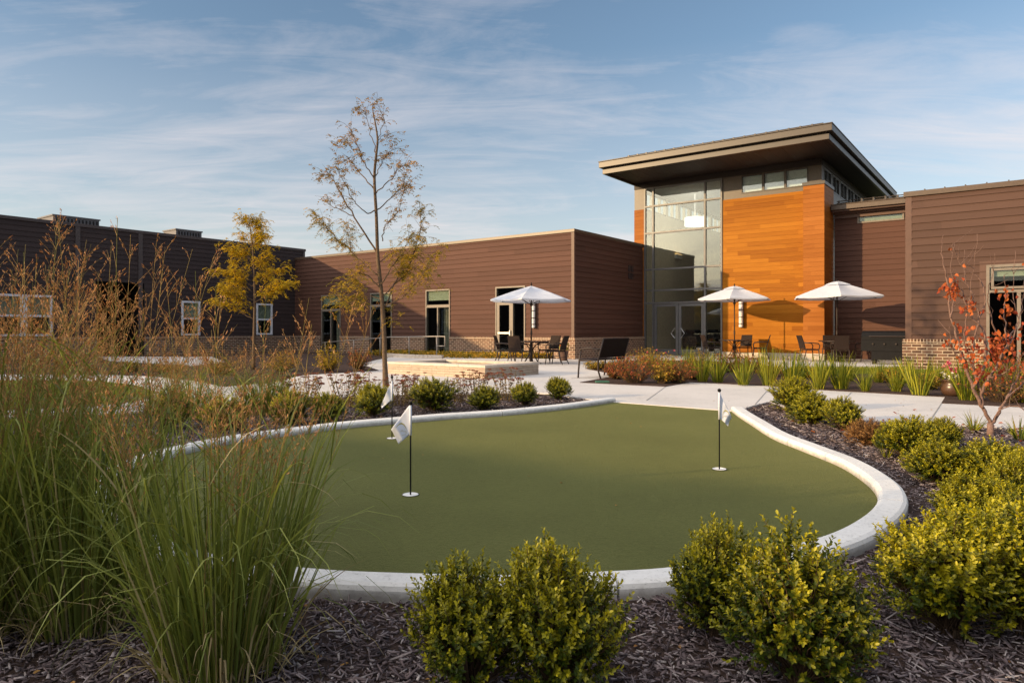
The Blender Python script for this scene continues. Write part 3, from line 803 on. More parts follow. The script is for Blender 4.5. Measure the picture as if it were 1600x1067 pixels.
# --- entrance tower
TW = building('entrance_tower', 'tall cedar and glass entrance tower under a deep flat bronze roof')
PT = 5.9; WT = 6.57; q_a, q_b, q_c, q_d = FQ(1008, PT), FQ(1128, PT), FQ(1255, 5.1), FQ(1288, 5.1)
QW = 7.53; PB = 17.2
def boards(b, a0, a1, z0, z1, off, axis='x', sgn=-1):
    z = z0
    while z < z1-.01:
        e = min(z+.1665, z1)
        if axis == 'x': b.box(a0, a1, *sorted((off, off+sgn*.022)), z, e)
        else: b.box(*sorted((off, off+sgn*.022)), a0, a1, z, e)
        z += .172
    return b
b = MB(); boards(b, q_b+.03, q_c+.1, .25, WT, PT); b.box(q_b+.03, q_c+.1, PT, PT+.1, .0, WT); b.build('wood_wall', M['wood'], TW)
b = MB(); boards(b, -.42, q_a-.03, .25, WT, PT); b.box(-.42, q_a-.03, PT, PT+.1, 0, WT); b.build('wood_pier', M['wood_pier'], TW)
b = MB(); boards(b, q_c, q_d, .25, WT+.02, 5.12); boards(b, 5.12, 6.66, .25, WT+.02, q_d-.022, 'y', 1); b.box(q_c, q_d-.022, 5.12, 6.66, .0, WT+.02); b.box(q_c-.002, q_c, 5.1, 6.66, .25, WT+.02)
b.build('wood_column', M['wood_pier'], TW)
b = MB(); b.box(q_c-.03, q_d+.03, 5.06, 6.66, WT+.022, WT+.15); b.build('column_cap', M['fascia'], TW, bevel=.005)
b = MB(); b.box(q_b+.03, q_c-.001, PT-.07, PT-.001, 0, .22); b.box(q_c-.03, q_d+.03, 5.04, 5.098, 0, .25); b.box(q_d+.001, q_d+.03, 5.098, 6.66, 0, .25); b.build('foundation', M['found'], TW)
# curtain wall
cv_ = [FQ(1021, PT), FQ(1102, PT)]; ch = [FZ(1102, y, PT) for y in (313, 357, 416.6, 451, 471.5)]; CT = 7.5
b = MB(); frame_mb(b, q_a-.03, q_b+.03, .02, CT, .07, PT-.06, PT+.08, [], ch, bottom=False)
zl = sorted([.02]+[x for h in ch for x in (h-.035, h+.035)]+[CT-.07])
for v in cv_:
    for i in range(0, len(zl), 2): b.box(v-.035, v+.035, PT-.06, PT+.08, zl[i], zl[i+1])
cw = b.build('curtain_wall', M['mullion'], TW)
xs = [q_a+.04, cv_[0]-.035, cv_[0]+.035, cv_[1]-.035, cv_[1]+.035, q_b-.04]
for i in range(0, 6, 2):
    for j in range(0, len(zl), 2):
        if i == 2 and j == 0: continue
        p = MB(); p.box(xs[i], xs[i+1], PT, PT+.012, zl[j], zl[j+1]); p.build('glass_pane', M['glass'], cw)
dmid = FQ(1060.5, PT); ztop = ch[-1]-.05
for s in (0, 1):
    a, e = (cv_[0]+.05, dmid-.008) if s == 0 else (dmid+.008, cv_[1]-.05)
    d = MB(); frame_mb(d, a, e, .05, ztop, .12, PT-.03, PT+.03); d.box(a+.12, e-.12, PT-.029, PT+.029, .17, .30); do = d.build('door', M['mullion'], TW)
    p = MB(); p.box(a+.12, e-.12, PT, PT+.01, .30, ztop-.12); p.build('glass_pane', M['glass'], do)
    hx = e-.13 if s == 0 else a+.13; sg = -1 if s == 0 else 1
    h = MB(); h.tube([(hx, PT-.1, .78), (hx+sg*.17, PT-.12, 1.0), (hx, PT-.1, 1.22)], .018, 8); h.tube([(hx, PT-.1, .80), (hx, PT-.02, .80)], .012, 6); h.tube([(hx, PT-.1, 1.20), (hx, PT-.02, 1.20)], .012, 6); h.build('handle', M['steel'], do)
# clerestory
wz0, wz1 = FZ(1160, 303, PT), FZ(1160, 275, PT)
wl = [(FQ(x0, PT), FQ(x1, PT)) for x0, x1 in ((1158, 1192.5), (1192.5, 1227), (1227, 1263))]
b = MB(); b.box(-.42, q_a-.03, PT+.005, PT+.09, WT, 7.5); b.build('metal_panel', M['panel'], TW)
b = MB(); b.box(q_b+.03, wl[0][0], PT+.005, PT+.09, WT, 7.5); b.box(wl[2][1], QW, PT+.005, PT+.09, WT, 7.5); b.box(wl[0][0], wl[2][1], PT+.005, PT+.09, WT, wz0)
b.box(wl[0][0], wl[2][1], PT+.005, PT+.09, wz1, 7.5); b.build('metal_panel', M['panel'], TW)
for a, e in wl:
    f = MB(); frame_mb(f, a, e, wz0, wz1, .045, PT-.02, PT+.07); fo = f.build('window', M['fascia'], TW)
    p = MB(); p.box(a+.045, e-.045, PT+.02, PT+.03, wz0+.045, wz1-.045); p.build('pane', M['glass'], fo)
    p = MB(); p.box(a+.01, e-.01, PT+.11, PT+.12, wz0+.02, wz1-.02); p.build('blind', M['sky_reflection_pale'], fo)  # added pale sheet behind the panes: its colour stands in for reflected sky
b = MB(); b.box(-.42, QW, PT-.03, PT+.1, 7.503, 7.76); b.box(QW-.1, QW+.02, PT+.1, PB, 7.503, 7.76); b.box(-.42, -.32, PT+.1, PB, 7.603, 7.76); b.build('head_band', M['soffit'], TW)
side = [(6.25+i*1.5, 6.25+i*1.5+1.3) for i in range(7)]
def strip_wall(q0, q1, zlo, zw0, zw1, ztp, mname, wallmat):
    b = MB(); b.box(q0, q1, PT+.1, PB, zlo, zw0); b.box(q0, q1, PT+.1, PB, zw1, ztp)
    cur = PT+.1
    for a, e in side: b.box(q0, q1, cur, a, zw0, zw1); cur = e
    b.box(q0, q1, cur, PB, zw0, zw1); b.build(mname, wallmat, TW)
    for a, e in side:
        f = MB(); frame_mb(f, a, e, zw0, zw1, .05, q0-.01, q1+.01, [(a+e)/2], [], 'y'); fo = f.build('window', M['mullion'], TW)
        p = MB(); qm = (q0+q1)/2; p.box(qm-.005, qm+.005, a+.05, (a+e)/2-.025, zw0+.05, zw1-.05); p.box(qm-.005, qm+.005, (a+e)/2+.025, e-.05, zw0+.05, zw1-.05); p.build('pane', M['pane'], fo)
strip_wall(QW-.1, QW, 0, 6.75, 7.45, 7.5, 'side_wall', M['panel'])
strip_wall(-.42, -.30, 0, 6.72, 7.55, 7.6, 'side_wall', M['cream'])
b = MB(); b.box(-.42, QW, PB, PB+.1, 0, 7.76); b.build('back_wall', M['cream'], TW)
b = MB(); b.box(-.3, QW-.1, PT+.1, PB, 7.62, 7.66); b.build('ceiling', M['ceil'], TW)
b = MB(); b.box(-.3, QW-.1, PT+.1, PB, -.02, .03); b.build('lobby_floor', M['found'], TW)
b = MB(); b.box(2.9, 7.3, 10.5, 10.65, .03, 5.4); b.build('partition', M['cream'], TW)
b = MB(); b.box(.3, 2.5, 9.6, 10.3, .03, 1.05); b.box(.25, 2.55, 9.5, 10.4, 1.05, 1.1); b.box(.5, 1.1, 9.55, 9.95, 1.1, 1.15); b.box(1.5, 2.0, 9.55, 9.9, 1.1, 1.16); b.build('reception_desk', M['dark'], TW)
# drum pendant and wall sconce seen through the glass
b = MB(); zc = 6.3; cq, cp = 1.2, 9.0
b.lathe([(.02,.2),(.46,.2),(.48,.19),(.48,-.19),(.46,-.2),(.02,-.2)], 32, (cq, cp, zc)); b.tube([(cq, cp, zc+.2), (cq, cp, 7.62)], .012, 6); b.build('pendant_lamp', M['lamp_lit'], TW, smooth=False)
b = MB(); b.box(-.299, -.16, 10.1, 10.75, 4.75, 4.95); b.build('wall_sconce', M['lampwhite'], TW)
b = MB(); b.box(-.298, -.17, 10.12, 10.73, 4.951, 4.965); b.build('sconce_glow', M['sconce'], TW)
# roof
RF0, RF1, RQ0, RQ1 = 2.95, 17.6, -.42, 8.42
b = MB(); b.box(RQ0+.1, RQ1-.1, RF0+.1, RF1, 7.765, 7.80)
k = RF0+.4
b.build('soffit', M['soffit'], TW)
b = MB()
for i in range(18):
    q = RQ0+.35+i*.48
    if q < RQ1-.2: b.box(q, q+.012, RF0+.1, PT-.04, 7.757, 7.764)
b.build('soffit_joint', M['fascia'], TW)
b = MB(); b.box(RQ0, RQ1, RF0, RF0+.1, 7.68, 7.87); b.box(RQ0, RQ0+.1, RF0+.1, RF1, 7.68, 7.87); b.box(RQ1-.1, RQ1, RF0+.1, RF1, 7.68, 7.87); b.build('fascia', M['fascia'], TW, bevel=.008)
b = MB(); b.box(RQ0-.1, RQ1+.12, RF0-.14, RF0+.06, 7.932, 8.16); b.box(RQ0-.1, RQ0+.06, RF0+.06, RF1, 7.932, 8.16); b.box(RQ1-.06, RQ1+.12, RF0+.06, RF1, 7.932, 8.16)
b.box(RQ0-.12, RQ1+.14, RF0-.17, RF0+.08, 8.162, 8.20); b.box(RQ1-.08, RQ1+.14, RF0+.08, RF1, 8.162, 8.20); b.build('gutter', M['fascia'], TW, bevel=.01)
b = MB(); b.box(RQ0+.102, RQ1-.102, RF0+.102, RF1, 7.81, 8.17)
for i in range(22): q = RQ0+.2+i*.4; b.box(q, q+.03, RF0+.08, RF1, 8.17, 8.24)
b.build('roof', M['roofmetal'], TW)
def snow_guard(parent, q0, q1, p, z, step=.4):
    b = MB(); b.tube([(q0, p, z+.12), (q1, p, z+.12)], .018, 6); b.tube([(q0, p+.02, z+.2), (q1, p+.02, z+.2)], .018, 6)
    q = q0+.05
    while q < q1: b.box(q, q+.06, p-.04, p+.06, z+.04, z+.22); q += step
    b.build('snow_guard', M['fascia'], parent)
snow_guard(TW, RQ0+.9, RQ1-.3, RF0+.5, 8.2)

# --- recessed link wing right of the tower
LK = building('recessed_wing', 'recessed taupe lap-sided wall between the cedar column and the right wing')
PL = 6.67; qa = q_d+.035; HT = 5.72
u0, u1 = FQ(1340, PL), FQ(1413, PL); uz0, uz1 = FZ(1376, 346.5, PL), FZ(1376, 329, PL)
b = MB(); siding_mb(b, qa, 14, 0.0, HT, [(u0, u1, uz0, uz1)], 'x', PL); b.build('front_wall', M['siding'], LK)
f = MB(); frame_mb(f, u0, u1, uz0, uz1, .06, PL-.05, PL+.06); fo = f.build('window', M['frame_taupe'], LK)
p = MB(); p.box(u0+.06, u1-.06, PL, PL+.01, uz0+.06, uz1-.06); p.build('pane', M['pane'], fo); p = MB(); p.box(u0, u1, PL+.07, PL+.08, uz0, uz1); p.build('blind', M['blind'], fo)
b = MB(); b.box(qa, 14, PL-.30, PL-.02, 5.60, 5.72); b.box(qa, 14, PL-.55, PL-.30, 5.66, 5.72); b.box(qa, 14, PL-.12, PL-.021, 5.46, 5.598); b.build('fascia', M['trim'], LK)
b = MB(); b.box(qa, 14, PL-.68, PL-.5, 5.722, 5.90); b.box(qa, 14, PL-.71, PL-.48, 5.902, 5.93); b.build('gutter', M['coping'], LK, bevel=.008)
b = MB(); b.box(qa, 14, PL-.5, PL+8, 5.725, 5.90)
for i in range(16): q = qa+.15+i*.4; b.box(q, q+.03, PL-.5, PL+8, 5.90, 5.97)
b.build('roof', M['roofmetal'], LK)
snow_guard(LK, qa+.1, 11.9, PL-.1, 5.93)

# --- right wing
RG = building('taupe_wing', 'taupe lap-sided wing at right edge with low brick base and glazed door')
PG = -1.0; qg = 11.2; HG = 4.85
g0, g1 = FQ(1541, PG), FQ(1641, PG); gz1, gzs = FZ(1570, 413, PG), FZ(1570, 455, PG)
b = MB(); siding_mb(b, qg+.13, 26, BT+.03, HG-.12, [(g0, g1, .03, gz1)], 'x', PG); b.build('front_wall', M['siding_grey'], RG)
b = MB(); siding_mb(b, PG, 6.6, 0, HG-.12, [], 'y', qg, -1); b.build('side_wall', M['siding_grey'], RG)
b = MB(); b.box(qg-.02, qg+.13, PG-.024, PG-.0005, BT+.03, HG-.12); b.box(g0-.14, g0-.001, PG-.024, PG-.003, BT+.03, gz1+.1); b.box(g0-.001, g1+.1, PG-.024, PG-.003, gz1+.001, gz1+.1); b.build('corner_trim', M['trim'], RG)
b = MB(); b.box(qg-.06, 26, PG-.07, PG+.12, HG-.12, HG+.02); b.box(qg-.06, qg+.1, PG+.12, 6.1, HG-.12, HG+.02); b.build('coping', M['coping'], RG, bevel=.008)
b = MB(); b.box(qg+.1, 26, PG+.1, 8, HG-.3, HG-.2)
for i in range(30): q = qg+.4+i*.46; b.box(q, q+.03, PG+.14, PG+.5, HG+.02, HG+.085)
b.build('roof', M['roofmetal'], RG)
brick_part(RG, qg-.08, g0-.02, PG-.12, PG+.1, BT+.03); brick_part(RG, g1+.02, 26, PG-.12, PG+.1, BT+.03)
brick_part(RG, PG+.1005, 2.2, qg-.08, qg-.001, BT+.03, 'y')
f = MB(); gm = FQ(1592, PG); frame_mb(f, g0, g1, .04, gz1, .07, PG-.04, PG+.1, [], [gzs]); f.box(gm-.04, gm+.04, PG-.039, PG+.099, .11, gzs-.035)
f.box(gm+.62, gm+.68, PG-.039, PG+.099, .11, gzs-.035); fo = f.build('window', M['frame_taupe'], RG)
p = MB(); p.box(g0+.07, gm-.04, PG, PG+.01, .11, gzs-.035); p.box(gm+.04, g1-.07, PG+.0, PG+.01, .11, gzs-.035) if False else p.box(gm+.04, gm+.62, PG, PG+.01, .11, gzs-.035); p.box(g0+.07, g1-.07, PG, PG+.01, gzs+.035, gz1-.07); p.build('pane', M['pane'], fo)
f = MB(); frame_mb(f, g0+.1, g1-.1, gzs+.06, gz1-.09, .06, PG-.02, PG+.04); f.build('sash', M['frame_taupe'], fo)
p = MB(); p.box(g0+.1, g1-.1, PG+.08, PG+.095, gz1-.30, gz1-.08); p.build('blind', M['blind'], fo)
b = MB(); b.box(qg+.1, 26, PG+.11, 7, -.03, .02); b.box(qg+.1, 26, 7, 7.1, 0, HG-.3); b.build('interior_floor', M['dark'], RG)

# --- rooftop units on the dark wing
def unit(x0, x1, ytop, depth_q, label, hh):
    pc0, pc1 = SP(x0, QL-1.2), SP(x1, QL-1.2); zt = SZ((x0+x1)/2, ytop, QL-1.2)
    w = pc1-pc0; base = HL-.25
    o = thing('rooftop_unit', label, 'air handler', BL(QL-1.2, pc0, base), ROT, 'rooftop units on the dark wing')
    h = zt-base
    b = MB(); b.box(-depth_q, 0, 0, w, 0, h-.06); b.build('housing', M['unit'], o)
    b = MB(); b.box(-depth_q-.04, .04, -.04, w+.04, h-.06, h); b.build('lid', M['unit'], o)
    b = MB(); k = .12
    while k < w-.1: b.box(.001, .03, k, k+.05, .4, h-.12); k += .14
    b.build('louver', M['dark'], o)
unit(83, 155, 339, 1.6, 'long low grey rooftop unit at far left of the dark wing roof', 1)
unit(275, 315, 359.5, 1.2, 'small boxy grey rooftop unit with louvers, behind the parapet above the single window', 1)

# --- wall lamps (tall white cylinders in a bracket)
def wall_lamp(px, y0, y1, p, label):
    q = FQ(px, p); z0, z1 = FZ(px, y1, p), FZ(px, y0, p); L = z1-z0; r = .085
    o = thing('wall_lamp', label, 'wall lamp', BL(q, p, z0), ROT, 'tall white wall lamps')
    b = MB(); b.lathe([(0,0),(r,0),(r,L),(0,L)], 20, (0,-.14,0)); b.build('diffuser', M['lampwhite'], o, smooth=False)
    b = MB(); b.box(-.07, .07, -.045, -.024, -.03, L+.03)
    for z in (.12, L*.36, L*.64, L-.14): b.lathe([(r,0),(r+.008,0),(r+.008,.03),(r,.03)], 20, (0,-.14,z))
    b.build('bracket', M['fascia'], o)
wall_lamp(836, 472, 512, 0.0, 'white cylinder wall lamp on brown siding right of the glazed door')
wall_lamp(1159.5, 470, 511, 5.88, 'white cylinder wall lamp on cedar boards beside the glass entrance')

# ------------------------------------------------------------------ terrace furniture
def make_chair(label):
    o = thing('woven_armchair', label, 'chair', (0,0,0), 0, 'woven armchairs at the umbrella tables')
    b = MB(); b.box(-.24, .24, -.25, .22, .40, .445); b.build('seat', M['wicker'], o, bevel=.012)
    b = MB(); n_ = 6
    for i in range(n_):
        t0, t1 = i/n_, (i+1)/n_
        def row(t): return [(-.23+.02*t, .22+.13*t**1.3, .46+.46*t), (.23-.02*t, .22+.13*t**1.3, .46+.46*t)]
        a, c = row(t0), row(t1); dy = .03
        b.add([a[0], a[1], c[1], c[0]] + [(x, y+dy, z) for x, y, z in (a[0], a[1], c[1], c[0])], [(0,1,2,3),(7,6,5,4),(0,4,5,1),(2,6,7,3),(1,5,6,2),(3,7,4,0)])
    b.build('backrest', M['wicker'], o)
    for s in (-1, 1):
        b = MB(); b.tube([(s*.25,-.22,.42),(s*.262,-.24,.2),(s*.275,-.27,.0)], [.019,.017,.015]); b.build('leg', M['bronze'], o, smooth=True)
        b = MB(); b.tube([(s*.24,.20,.46),(s*.245,.24,.22),(s*.255,.33,.0)], [.019,.017,.015]); b.build('leg', M['bronze'], o, smooth=True)
        b = MB(); b.tube([(s*.24,.28,.66),(s*.275,.05,.665),(s*.285,-.2,.635),(s*.275,-.25,.56),(s*.255,-.225,.42)], .018); b.build('arm', M['bronze'], o, smooth=True)
    b = MB(); b.tube([(-.25,.22,.22),(.25,.22,.22)], .011, 6); b.tube([(-.26,-.23,.22),(.26,-.23,.22)], .011, 6); b.build('stretcher', M['bronze'], o)
    return o
def make_table(loc, label):
    o = thing('round_table', label, 'table', loc, 0, 'round umbrella tables')
    b = MB(); b.lathe([(.03,.70),(.58,.70),(.60,.712),(.60,.728),(.585,.735),(.03,.735)], 32); b.build('tabletop', M['bronze'], o)
    b = MB(); b.lathe([(.05,.06),(.05,.70)], 16); b.lathe([(.03,.0),(.19,.0),(.19,.02),(.05,.07)], 24); b.build('pedestal', M['bronze'], o)
    for k in range(4):
        a = math.pi/4+k*math.pi/2; c, s = math.cos(a), math.sin(a)
        b = MB(); b.tube([(.05*c,.05*s,.5),(.14*c,.14*s,.25),(.30*c,.30*s,.06),(.42*c,.42*s,.012)], .016, 8); b.build('foot', M['bronze'], o, smooth=True)
        b = MB(); b.tube([(.05*c,.05*s,.45),(.2*c,.2*s,.6),(.42*c,.42*s,.70)], .014, 8); b.build('brace', M['bronze'], o, smooth=True)
    return o
def make_umbrella(loc, rad, zr, za, label, turn=0, vent=True):
    o = thing('patio_umbrella', label, 'umbrella', loc, turn, 'white patio umbrellas')
    b = MB(); b.tube([(0,0,.05),(0,0,za+.02)], .021, 10); b.build('pole', M['bronze'], o, smooth=True)
    b = MB(); b.lathe([(.012,za),(.03,za+.03),(.012,za+.06),(.03,za+.09),(.0,za+.125)], 12); b.build('finial', M['black'], o, smooth=True)
    nr = 6
    S = 8; ring = 9; V = []; Fc = []
    for i in range(ring):
        t = i/(ring-1); r = .03+(rad-.03)*t
        for j in range(nr*S):
            a = 2*math.pi*j/(nr*S); ph = (j % S)/S; ed = math.cos(math.pi/nr)/math.cos((ph-.5)*2*math.pi/nr)
            z = za-(za-zr)*(t**1.04) - .07*math.sin(math.pi*ph)*math.sin(math.pi*min(1, t*.8))*rad*.45 + .012*math.sin(math.pi*t)
            V.append((r*ed*math.cos(a), r*ed*math.sin(a), z))
    m = nr*S
    for j in range(m):
        a = 2*math.pi*j/m; x, y, z = V[(ring-1)*m+j]; V.append((x*.995, y*.995, z-.045))
    for i in range(ring):
        for j in range(m): Fc.append((i*m+j, i*m+(j+1) % m, (i+1)*m+(j+1) % m, (i+1)*m+j))
    b = MB(); b.add(V, Fc); b.build('canopy', M['canvas'], o, smooth=False)
    if vent:
        b = MB(); V = []
        for (r, z) in ((.03, za+.025), (rad*.16, za-(za-zr)*.10+.03), (rad*.30, za-(za-zr)*.27+.035)):
            for j in range(m):
                a = 2*math.pi*j/m; ph = (j % S)/S; ed = math.cos(math.pi/nr)/math.cos((ph-.5)*2*math.pi/nr); V.append((r*ed*math.cos(a), r*ed*math.sin(a), z-.01*math.sin(math.pi*ph)))
        b.add(V, [(i*m+j, i*m+(j+1) % m, (i+1)*m+(j+1) % m, (i+1)*m+j) for i in range(2) for j in range(m)]); b.build('vent_cap', M['canvas'], o)
    for k in range(nr):
        a = 2*math.pi*k/nr; c, s = math.cos(a), math.sin(a)
        b = MB(); b.bar((.04*c,.04*s,za-.05), (rad*.975*c, rad*.975*s, zr-.022), .014, .02); b.bar((.03*c,.03*s,zr-.15), (rad*.5*c, rad*.5*s, zr+(za-zr)*.5-.04), .012, .014); b.build('rib', M['bronze'], o)
    b = MB(); b.lathe([(.022,zr-.2),(.045,zr-.2),(.045,zr-.1),(.022,zr-.1)], 12); b.lathe([(.022,.95),(.034,.95),(.034,1.08),(.022,1.08)], 12); b.build('runner', M['bronze'], o)
    b = MB(); b.lathe([(.0,.0),(.25,.0),(.25,.05),(.06,.075),(.03,.3),(.022,.3)], 24); b.build('base', M['bronze'], o)
    return o
PZ = .022
T1 = (0.64, 22.6, PZ); T2 = (8.57, 26.3, PZ); T3 = (11.45, 24.05, PZ)
make_umbrella(T1, 1.40, 2.10, 2.56, 'white umbrella over the left table, in front of the glazed brown-wing door', .28, False)
make_umbrella(T2, 1.46, 2.30, 2.78, 'white umbrella over the table before the glass entrance and cedar wall', .1)
make_umbrella(T3, 1.575, 2.27, 2.80, 'largest white umbrella, over the right table in front of the cedar column', .16)
make_table(T1, 'round bronze table under the left white umbrella near the stone fire pit')
make_table(T2, 'round bronze table under the middle umbrella by the entrance doors')
make_table(T3, 'round bronze table under the right umbrella beside the black grill')
chair0 = make_chair('')
first = [True]
def chair(T, dx, dy, label):
    x, y = T[0]+dx, T[1]+dy; rz = math.atan2(-dx, dy)
    if first[0]:
        first[0] = False; chair0.location = (x, y, PZ); chair0.rotation_euler = (0,0,rz); chair0['label'] = label
    else: dup(chair0, (x, y, PZ), rz, label)
chair(T1, -.86, .16, 'brown woven armchair at left of the left umbrella table, beside the glazed door')
chair(T1, -.42, -.74, 'brown woven armchair with its back to camera at the left umbrella table')
chair(T1, .80, -.42, 'brown woven armchair on the near right side of the left umbrella table')
chair(T1, .62, .62, 'brown woven armchair on the far right side of the left table, before brick base')
chair(T2, -.92, -.12, 'brown woven armchair at left of the middle umbrella table by the glass')
chair(T2, .88, -.30, 'brown woven armchair on the near right of the middle umbrella table')
chair(T2, .60, .72, 'brown woven armchair on the far right of the middle table, by cedar wall')
chair(T3, -.98, .0, 'brown woven armchair in profile left of the right umbrella table, before cedar column')
chair(T3, -.30, -.88, 'brown woven armchair with its back to camera at the right umbrella table')
chair(T3, .96, -.1, 'brown woven armchair in profile right of the right umbrella table, beside the grill')
chair(T3, .22, .92, 'brown woven armchair on the far side of the right umbrella table')

# bench facing the fire pit
bp = G(935, 592, PZ)
BN = thing('garden_bench', 'dark bronze bench with arms facing the stone fire pit', 'bench', (bp[0], bp[1], PZ), ROT)
b = MB()
for i in range(7): b.box(-.50+.062*i, -.445+.062*i, .0, 1.22, .41, .43)
b.build('seat', M['wicker'], BN)
b = MB()
v0 = [(-.02,.03,.47),(-.02,1.19,.47),(.12,1.19,.90),(.12,.03,.90)]
b.add(v0+[(x+.03, y, z) for x, y, z in v0], [(0,1,2,3),(7,6,5,4),(0,4,5,1),(1,5,6,2),(2,6,7,3),(3,7,4,0)]); b.build('backrest', M['wicker'], BN)
for y in (0., 1.22):
    b = MB(); b.tube([(-.46,y,.62),(-.50,y,.4),(-.53,y,.0)], .02); b.build('leg', M['bronze'], BN, smooth=True)
    b = MB(); b.tube([(.13,y,.90),(.0,y,.45),(-.01,y,.2),(.06,y,.0)], .02); b.build('leg', M['bronze'], BN, smooth=True)
    b = MB(); b.tube([(.04,y,.66),(-.2,y,.69),(-.44,y,.67),(-.47,y,.60)], .02); b.build('arm', M['bronze'], BN, smooth=True)
b = MB(); b.tube([(-.5,0,.4),(-.5,1.22,.4)], .018); b.tube([(0,0,.44),(0,1.22,.44)], .018); b.tube([(.125,0,.90),(.125,1.22,.90)], .018); b.tube([(-.5,0,.4),(0,0,.42)], .018); b.tube([(-.5,1.22,.4),(0,1.22,.42)], .018); b.build('seat_frame', M['bronze'], BN, smooth=True)

# gas grill in the recess
GR = thing('gas_grill', 'black gas grill on casters in the recess left of the brick base', 'grill', BL(10.35, 2.7, PZ), ROT)
b = MB(); b.box(-.85, .85, -.3, .3, .42, .78); b.box(-.55, .55, -.29, .29, .14, .42); b.build('cabinet', M['black'], GR, bevel=.01)
b = MB(); pr = [(-.3,.782),(-.3,.9),(-.22,1.02),(-.05,1.08),(.15,1.06),(.3,.95),(.3,.782)]
for x0, x1 in ((-.84, .84),):
    k = len(pr); b.add([(x0, y, z) for y, z in pr]+[(x1, y, z) for y, z in pr], [(i, (i+1) % k, k+(i+1) % k, k+i) for i in range(k)]+[tuple(range(k-1,-1,-1)), tuple(range(k, 2*k))])
b.build('lid', M['black'], GR)
b = MB(); b.tube([(-.6,-.36,.9),(.6,-.36,.9)], .016); b.tube([(-.6,-.36,.9),(-.6,-.29,.9)], .012); b.tube([(.6,-.36,.9),(.6,-.29,.9)], .012); b.build('handle', M['bronze'], GR)
b = MB(); b.box(.86, 1.12, -.28, .28, .78, .82); b.tube([(1.16,-.28,.86),(1.16,.28,.86)], .02); b.build('side_shelf', M['blackmat'], GR)
for x in (-.5, .5):
    for y in (-.24, .24):
        b = MB(); b.lathe([(.0,-.025),(.07,-.025),(.07,.025),(.0,.025)], 14); o = b.build('caster', M['blackmat'], GR); o.rotation_euler = (0, R(90), 0); o.location = (x, y, .07)
b = MB(); 
for i in range(4): b.lathe([(0,0),(.03,0),(.025,.04),(0,.04)], 10, (-.5+i*.33, .66, .31))
o = b.build('knob', M['bronze'], GR); o.rotation_euler = (R(90), 0, 0)

# square stone fire pit
FP = thing('stone_fire_pit', 'low rectangular tan ledgestone fire pit on the plaza', 'fire pit', BL(.87, -10.35, PZ), ROT)
w, l, t, h = 3.17, 2.12, .36, .24
b = MB(); b.box(0, w, 0, t, 0, h); b.box(0, w, l-t, l, 0, h); b.box(0, t, t, l-t, 0, h); b.box(w-t, w, t, l-t, 0, h); b.build('stone_wall', M['stone'], FP)
b = MB(); e = .025
for k in range(4): b.box(-e+k*(w+2*e)/4+.002, -e+(k+1)*(w+2*e)/4-.002, -e, t+e, h, h+.06); b.box(-e+k*(w+2*e)/4+.002, -e+(k+1)*(w+2*e)/4-.002, l-t-e, l+e, h, h+.06)
for k in range(2): b.box(-e, t+e, t+e+.003+k*(l-2*t-2*e)/2, t+e+(k+1)*(l-2*t-2*e)/2-.003, h, h+.06); b.box(w-t-e, w+e, t+e+.003+k*(l-2*t-2*e)/2, t+e+(k+1)*(l-2*t-2*e)/2-.003, h, h+.06)
b.build('cap_stone', M['stonecap'], FP, bevel=.006)
b = MB(); b.box(t, w-t, t, l-t, -.01, .05); b.build('gravel_fill', M['mulch'], FP)

# handrail and low curved stone kerb before the brown wing
HR = thing('handrail', 'grey metal handrail sloping down in front of the brown wing', 'handrail', BL(-5.0, -2.3, 0), ROT)
def rz_(q): return .88 + .05*min(0, q) * (1 if q > -7 else 1)
b = MB(); b.tube([(.45,0,.5),(.45,0,.88),(0,0,.88),(-2.6,0,.84),(-7.2,0,.56)], .022, 8); b.tube([(.45,0,.5),(0,0,.5)], .02, 8)
b.build('top_rail', M['rail'], HR, smooth=True)
for q in (0, -1.55, -3.3, -5.0, -7.0):
    zt = .88-.04*min(1, -q/2.6)-max(0, -q-2.6)*.061
    b = MB(); b.tube([(q,0,0),(q,0,zt)], .022, 8); b.build('post', M['rail'], HR, smooth=True)
b = MB(); cpts = [BL(-4.3, -2.7), BL(-5.2, -3.0), BL(-6.3, -2.9), BL(-7.6, -2.5)]
cl_ = spline(cpts, 6)
for i in range(len(cl_)-1):
    t = (cl_[i+1]-cl_[i]).normalized(); b.bar(cl_[i]+Vector((0,0,.08))+t*.004, cl_[i+1]+Vector((0,0,.08))-t*.004, .2, .16)
SK = tag(b.build('stone_edging', M['stonecap']), 'low curved pale stone edging behind the fire pit by the handrail', 'stone edging')

# valve box lid
vp = G(941, 597.5, .036); b = MB(); b.box(-.14,.14,-.09,.09,0,.03); b.box(-.11,.11,-.06,.06,.03,.036); vo = b.build('valve_box', M['valve'], bevel=.006); vo.location = vp; tag(vo, 'green plastic valve box lid in the mulch near the bench', 'valve box')

